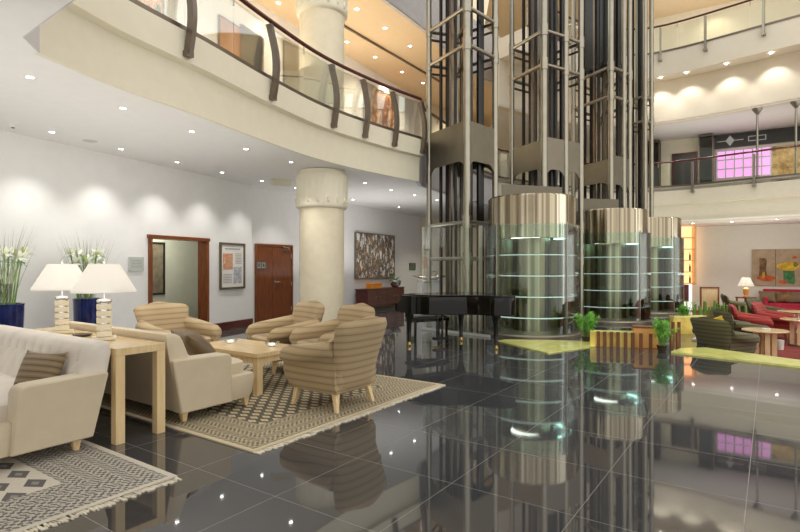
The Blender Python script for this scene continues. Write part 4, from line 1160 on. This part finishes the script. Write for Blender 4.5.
# red banquette against the right wall
A, B = wr(763), wr(838); c = (A+B)/2; w = (B-A).length
t = thing('red_sofa', 'long red banquette below the wide painting', 'sofa', on_wall(c, ZL, nR, .50), rR)
MB().box((0,.34,.52),(w,.20,.92)).build('backrest', M['red'], t, smooth=False, bevel=.03)
MB().box((0,-.05,.16),(w,.66,.28)).build('base', M['red'], t, smooth=False, bevel=.03)
MB().sup((0,-.05,.36),(w-.2,.64,.18),.25,40,10).build('seat_cushion', M['red'], t)
for s in (-1,1): MB().box((s*(w/2-.07),-.0,.40),(.14,.74,.55)).build('arm', M['red'], t, smooth=False, bevel=.03)
rs = t
for k, (px, mt, lab) in enumerate(((767,'cushionstripe','tan cushion on red banquette at its left end'),(783,'brown_paint','dark brown cushion on red banquette, second from left'),(797,'cushionstripe','tan cushion on red banquette, third from left'))):
    q = on_wall(wr(px), ZL+.66, nR, .72 if False else .36)
    q = wr(px) + nR*.40; q.z = ZL + .68
    cu = tag(MB().pillow((.60,.18,.46)).build('throw_cushion', M[mt], ang=70), lab, 'cushion', 'throw cushions'); cu.location = q; cu.rotation_euler = (math.radians(-14),0,rR)
# wide painting
A, B = wr(752), wr(828); c = (A+B)/2; w = (B-A).length; z1, z0 = zat(249.5,wr(752).y), zat(285.5,wr(752).y); h = z1-z0
t = walltag('wide_painting', 'wide tan painting with a brown jug and a green vase above the red banquette', 'painting', c, nR, rR, (z0+z1)/2, .004)
MB().box((0,-.03,0),(w,.05,h)).build('canvas', M['art_tan'], t, smooth=False)
def blob(px0, px1, y0, y1, mt, seed, e=.8, n=18):
    rd = random.Random(seed); a = (wr(px0)-c).dot(dR); b = (wr(px1)-c).dot(dR); m = MB(); zc = (z0+z1)/2; D = wr(px0).y
    za, zb = zat(y1,D)-zc, zat(y0,D)-zc
    pts = []
    for k in range(n):
        an = 2*PI*k/n; cs, sn = math.cos(an), math.sin(an); j = 1+rd.uniform(-.12,.12)
        pts.append(((a+b)/2+(b-a)/2*math.copysign(abs(cs)**e,cs)*j, (za+zb)/2+(zb-za)/2*math.copysign(abs(sn)**e,sn)*j))
    Mx = Matrix(((1,0,0),(0,0,-1),(0,1,0)))
    m.prism(pts, .056+.002*(seed%4), .060+.002*(seed%4), M=Mx)
    m.build('painted_shape', M[mt], t, smooth=False)
blob(759,766.5,258,280,'brown_paint',1,.4); blob(757,775,275,281,'red_paint',2,1); blob(762,765,272,278,'yellow_paint',3)
blob(783,795,266,284,'green_paint',4,.5); blob(777,800,262,271,'yellow_paint',5,1); blob(779,787,280,284,'red_paint',6,1); blob(792,797,256,259,'red_paint',7,1); blob(793,798,262,267,'green_paint',9,1)
m = MB(); m.box(((wr(775.5)-c).dot(dR),-.057,0),(.02,.004,h)); m.build('panel_joint', M['brown_paint'], t, smooth=False)
# side table and lit lamp
p = dp(746,20.3,ZL)
t = thing('side_table', 'small dark side table left of the red banquette', 'table', p, .3)
MB().box((0,0,.70),(.5,.5,.04)).build('top', M['slat'], t, smooth=False)
for sx in (-1,1):
    for sy in (-1,1): MB().box((sx*.21,sy*.21,.34),(.04,.04,.68)).build('leg', M['slat'], t, smooth=False)
t = thing('lounge_lamp', 'lit lamp with cream shade on the side table at the lounge back wall', 'table lamp', p+Vector((0,0,.72)))
MB().lathe([(0,0),(.09,0),(.10,.03),(.07,.06),(.10,.18),(.10,.30),(.03,.38),(0,.38)],n=20).build('base', M['terra'], t)
MB().cyl((0,0,.36),(0,0,.6),.01,n=6).build('rod', M['gold'], t)
MB().lathe([(.27,.42),(.275,.42),(.13,.74),(.125,.74)],n=28,closed=True).build('shade', M['shade'], t)
MB().sup((0,0,.55),(.07,.07,.1),1,10,8).build('bulb', M['bulb_warm'], t)
point(p+Vector((0,0,1.29)), 16, (1,.85,.62), .06)
# screen panel and cactus planter
t = thing('screen_panel', 'framed wooden screen panel standing before the white lounge wall', 'screen', dp(709.5,19.0,ZL), rR*.3)
frame_z = .74
m = MB()
for s in (-1,1): m.box((s*.29,0,.58),(.05,.05,1.16))
m.box((0,0,1.13),(.53,.05,.05)); m.box((0,0,.3),(.53,.05,.05)); m.build('frame', M['slat'], t, smooth=False)
MB().box((0,0,.72),(.53,.02,.80)).build('panel', M['maple'], t, smooth=False)
t = thing('stem_planter', 'long planter of upright green stems behind the dark green armchairs', 'planter', dp(715,14.0,ZL), -.15)
MB().box((0,0,.30),(1.9,.26,.60)).build('box', M['slat'], t, smooth=False, bevel=.006)
rd = random.Random(4)
for k in range(17):
    x = -.52 + .062*k + rd.uniform(-.01,.01) if k < 14 else .25+.17*(k-13)
    h = rd.uniform(.2,.42); MB().cyl((x,rd.uniform(-.05,.05),.58),(x,rd.uniform(-.05,.05),.6+h),.028,n=10).build('stem', M['stem'], t)
# bar shelf beside the lounge
t = thing('bar_shelf', 'amber lit bar shelf seen past the farthest glass cylinder', 'shelf', dp(670.5,22.6,0), -.15)
MB().box((0,.2,1.92),(1.9,.06,2.44)).build('back_panel', M['amber'], t, smooth=False)
for s in (-1,0,1): MB().box((s*.93,0,1.92),(.06,.36,2.44)).build('upright', M['maple'], t, smooth=False)
for k in range(5): MB().box((0,0,.75+.48*k),(1.86,.38,.035)).build('shelf', M['maple'], t, smooth=False)
MB().box((-.15,-.1,.35),(1.5,.50,.7)).build('counter', M['cherrydark'], t, smooth=False)
bs = t; R3_ = Matrix.Rotation(-.15,3,'Z')
proto = None
rows = ['lowest','second','third','top']
for r_ in range(3):
    for k in range(6):
        loc = bs.location + R3_ @ Vector((-.75+.3*k,-.05,.7675+.48*r_))
        lab = f'bottle on the {rows[r_]} shelf of the amber bar, position {["first","second","third","fourth","fifth","sixth"][k]} from the left'
        if proto is None:
            proto = tag(MB().lathe([(0,0),(.04,0),(.04,.2),(.015,.27),(.015,.34),(0,.34)], n=12).build('bottle', M['bottle']), lab, 'bottle', 'bottles on the bar shelf'); proto.location = loc
        else:
            c_ = proto.copy(); COL.objects.link(c_); c_.location = loc; c_['label'] = lab

# ------------------------------------------------------------------ upper right shops
def shopbox(px0, px1, y0, y1, mat, name, label, cat, depth=.08, out=.0, z0=None):
    A, B = wr(px0), wr(px1); c = (A+B)/2; w = (B-A).length; zt = zat(y0,c.y); zb = zat(y1,c.y) if z0 is None else z0
    t = walltag(name, label, cat, c, nR, rR, 0, .004+out)
    return t, w, zb, zt, c
t,w,zb,zt,c = shopbox(672,697,153,0,'cherrydark','shop_door','dark shop doorway left of the pink window on the right gallery','door',z0=ZF2+.01)
MB().box((0,-.03,(zb+zt)/2),(w-.14,.04,zt-zb-.07)).build('leaf', M['dark'], t, smooth=False); frm = MB()
for s in (-1,1): frm.box((s*(w/2-.035),-.04,(zb+zt)/2),(.07,.08,zt-zb))
frm.box((0,-.04,zt-.035),(w-.14,.08,.07)); frm.build('frame', M['cherrydark'], t, smooth=False)
t,w,zb,zt,c = shopbox(715,852,119,143,'dark','sign_band','black shop sign band with pale symbols above the pink window','sign',out=.0)
zt = min(zt, 6.97); MB().box((0,-.06,(zb+zt)/2),(w,.10,zt-zb)).build('board', M['dark'], t, smooth=False)
xx = lambda px: (wr(px)-c).dot(dR)
zm = (zb+zt)/2
m = MB(); Mx = Matrix(((1,0,0),(0,0,-1),(0,1,0)))
x0 = xx(730); m.prism([(x0-.16,zm),(x0,zm+.22),(x0+.16,zm),(x0,zm-.22)], .112, .118, M=Mx); m.box((x0,-.114,zm),(.95,.004,.03)); m.build('diamond_mark', M['sign'], t, smooth=False)
x0 = xx(757); m = MB()
for s in (-1,1): m.box((x0+s*.29,-.114,zm),(.03,.006,.2)); m.box((x0,-.114,zm+s*.09),(.58,.006,.03))
m.build('box_mark', M['sign'], t, smooth=False)
t,w,zb,zt,c = shopbox(717,771,146.5,177,'pinkwall','pink_window','lit shop window of pink squares on the right gallery','shop window',out=.0)
zt -= .12; MB().box((0,-.02,(zb+zt)/2),(w,.03,zt-zb)).build('light_panel', M['pinkwall'], t, smooth=False)
g = MB()
for k in range(7): g.box((-w/2+w*k/6,-.05,(zb+zt)/2),(.05,.04,zt-zb+.06))
for k in range(4): g.box((0,-.05,zb+(zt-zb)*k/3),(w,.035,.05))
g.build('grid_frame', M['sign'], t, smooth=False)
t,w,zb,zt,c = shopbox(772,852,143,180,'amberart','amber_panel','mottled amber wall panel right of the pink window','panel')
zb = max(zb,ZF2+.02); MB().box((0,-.03,(zb+zt)/2),(w,.04,zt-zb)).build('board', M['amberart'], t, smooth=False); frmm = MB().box((0,-.03,zb+.03),(w+.04,.06,.05)).build('plinth', M['bronze'], t, smooth=False)
for px, lab in ((654.5,'glass shop corner beside the lift towers on the right gallery'),(706.5,'glass shop corner between the dark door and the pink window')):
    p = wr(px) + nR*.35
    t = thing('glass_corner', lab, 'glass corner', (p.x,p.y,ZF2), rR, 'glass shop corners')
    MB().box((0,0,1.2),(.48,.5,2.4)).build('glazing', M['smoke'], t, smooth=False)
    for sx in (-1,1):
        for sy in (-1,1): MB().box((sx*.25,sy*.26,1.2),(.04,.04,2.45)).build('mullion', M['bronze'], t, smooth=False)
    MB().box((0,0,2.46),(.56,.58,.06)).build('cap', M['bronze'], t, smooth=False)
for px, lab in ((756,'slim steel prop with fan bracket in front of the pink window'),(795,'slim steel prop with fan bracket near the right edge')):
    i = min(range(len(VR)), key=lambda k: abs(400+533*VR[k].x/VR[k].y - px)); a, b = VR[max(i-1,0)], VR[min(i+1,len(VR)-1)]
    q = on_line(px, a, b) - normals(VR)[i]*.18
    t = thing('steel_prop', lab, 'prop', (q.x,q.y,ZF2), 0, 'steel props on the right gallery')
    MB().cyl((0,0,0),(0,0,2.42),.035,n=12).build('pole', M['steel'], t)
    MB().lathe([(.035,2.30),(.16,2.5),(.16,2.53),(0,2.53)],n=16).build('bracket', M['steel'], t)
    MB().cyl((0,0,0),(0,0,.03),.08,n=16).build('foot', M['steel'], t)

# ------------------------------------------------------------------ light, world, camera
point((p0+q1)/2*1.0 + Vector((0,0,2.3)), 30, (1,.95,.82), .1)  # unseen light added to brighten the corridor behind the doorway
for x, y, e in ((1.5,16.5,120),(5,22.5,160),(9.5,23,120)): spot((x if x!=1.5 else 2.2,y if x!=1.5 else 20,3.1 if x > 3 else 3.45), e, 120, .8, (1,.9,.72))
for x, y in ((7.5,24),(12,22.3),(14.8,20.2)): spot((x,y,6.95), 80, 125, .8, (1,.88,.68))
for x, y in ((9,24.3),(13,22)): spot((x,y,12.4), 45, 125, .8, (1,.85,.6))
for x, y in ((-.3,19.2),(2.6,22.8)): spot((x,y,8.2), 200, 125, .8, (1,.82,.58))
for x, y in ((8.5,12.0),(10.5,15.0),(11,18.3)): spot((x,y,8.3 if y < 17 else 3.05), 260 if y < 17 else 120, 70, .8, (1,.9,.75))

def added_fill_light(x, y, z, sx, sy, e, color=(1,.97,.93), rz=0.0):  # upward area fills added to brighten dark ceilings; no fitting stands here
    l = bpy.data.lights.new('added_fill_light', 'AREA'); l.shape = 'RECTANGLE'; l.size = sx; l.size_y = sy; l.energy = e; l.color = color
    o = bpy.data.objects.new('added_fill_light', l); COL.objects.link(o); o.location = (x,y,z); o.rotation_euler = (PI,0,rz)
added_fill_light(-3.6, 6.6, 1.25, 3.2, 6.0, 46, rz=-.35)
added_fill_light(-4.2, 2.6, 1.25, 3.0, 3.0, 16)
added_fill_light(-.5, 15.6, 1.15, 2.0, 3.6, 42, rz=-.5)
added_fill_light(11.5, 18.0, 1.2, 5.0, 4.0, 90, (.97,1,.90))
added_fill_light(-1.8, 13.5, 5.6, 2.4, 8.0, 110, (1,.86,.66), rz=-.5)
added_fill_light(12.5, 20.0, 5.6, 6.0, 2.5, 28, (1,.93,.86), rz=-.6)
added_fill_light(12.5, 20.5, 10.4, 7.0, 2.5, 55, (1,.95,.88), rz=-.6)
w = bpy.data.worlds.new('World'); sc.world = w; w.use_nodes = True
bg = w.node_tree.nodes['Background']; bg.inputs[0].default_value = (1.0,.96,.90,1); bg.inputs[1].default_value = 1.15
cam = bpy.data.cameras.new('camera'); cam.sensor_width = 36; cam.lens = 36*F_PX/800; cam.clip_end = 200
co = bpy.data.objects.new('camera', cam); COL.objects.link(co); co.location = (0,0,EYE); co.rotation_euler = (PI/2,0,0); sc.camera = co
sc.view_settings.view_transform = 'Standard'; sc.view_settings.look = 'None'; sc.view_settings.exposure = 0.26; sc.view_settings.gamma = 1.0
sc.view_settings.use_curve_mapping = False
sc.cycles.max_bounces = 12; sc.cycles.transparent_max_bounces = 24; sc.cycles.glossy_bounces = 5; sc.cycles.diffuse_bounces = 8
sc.cycles.sample_clamp_indirect = 4.0; sc.cycles.use_denoising = True; sc.cycles.caustics_reflective = False; sc.cycles.caustics_refractive = False
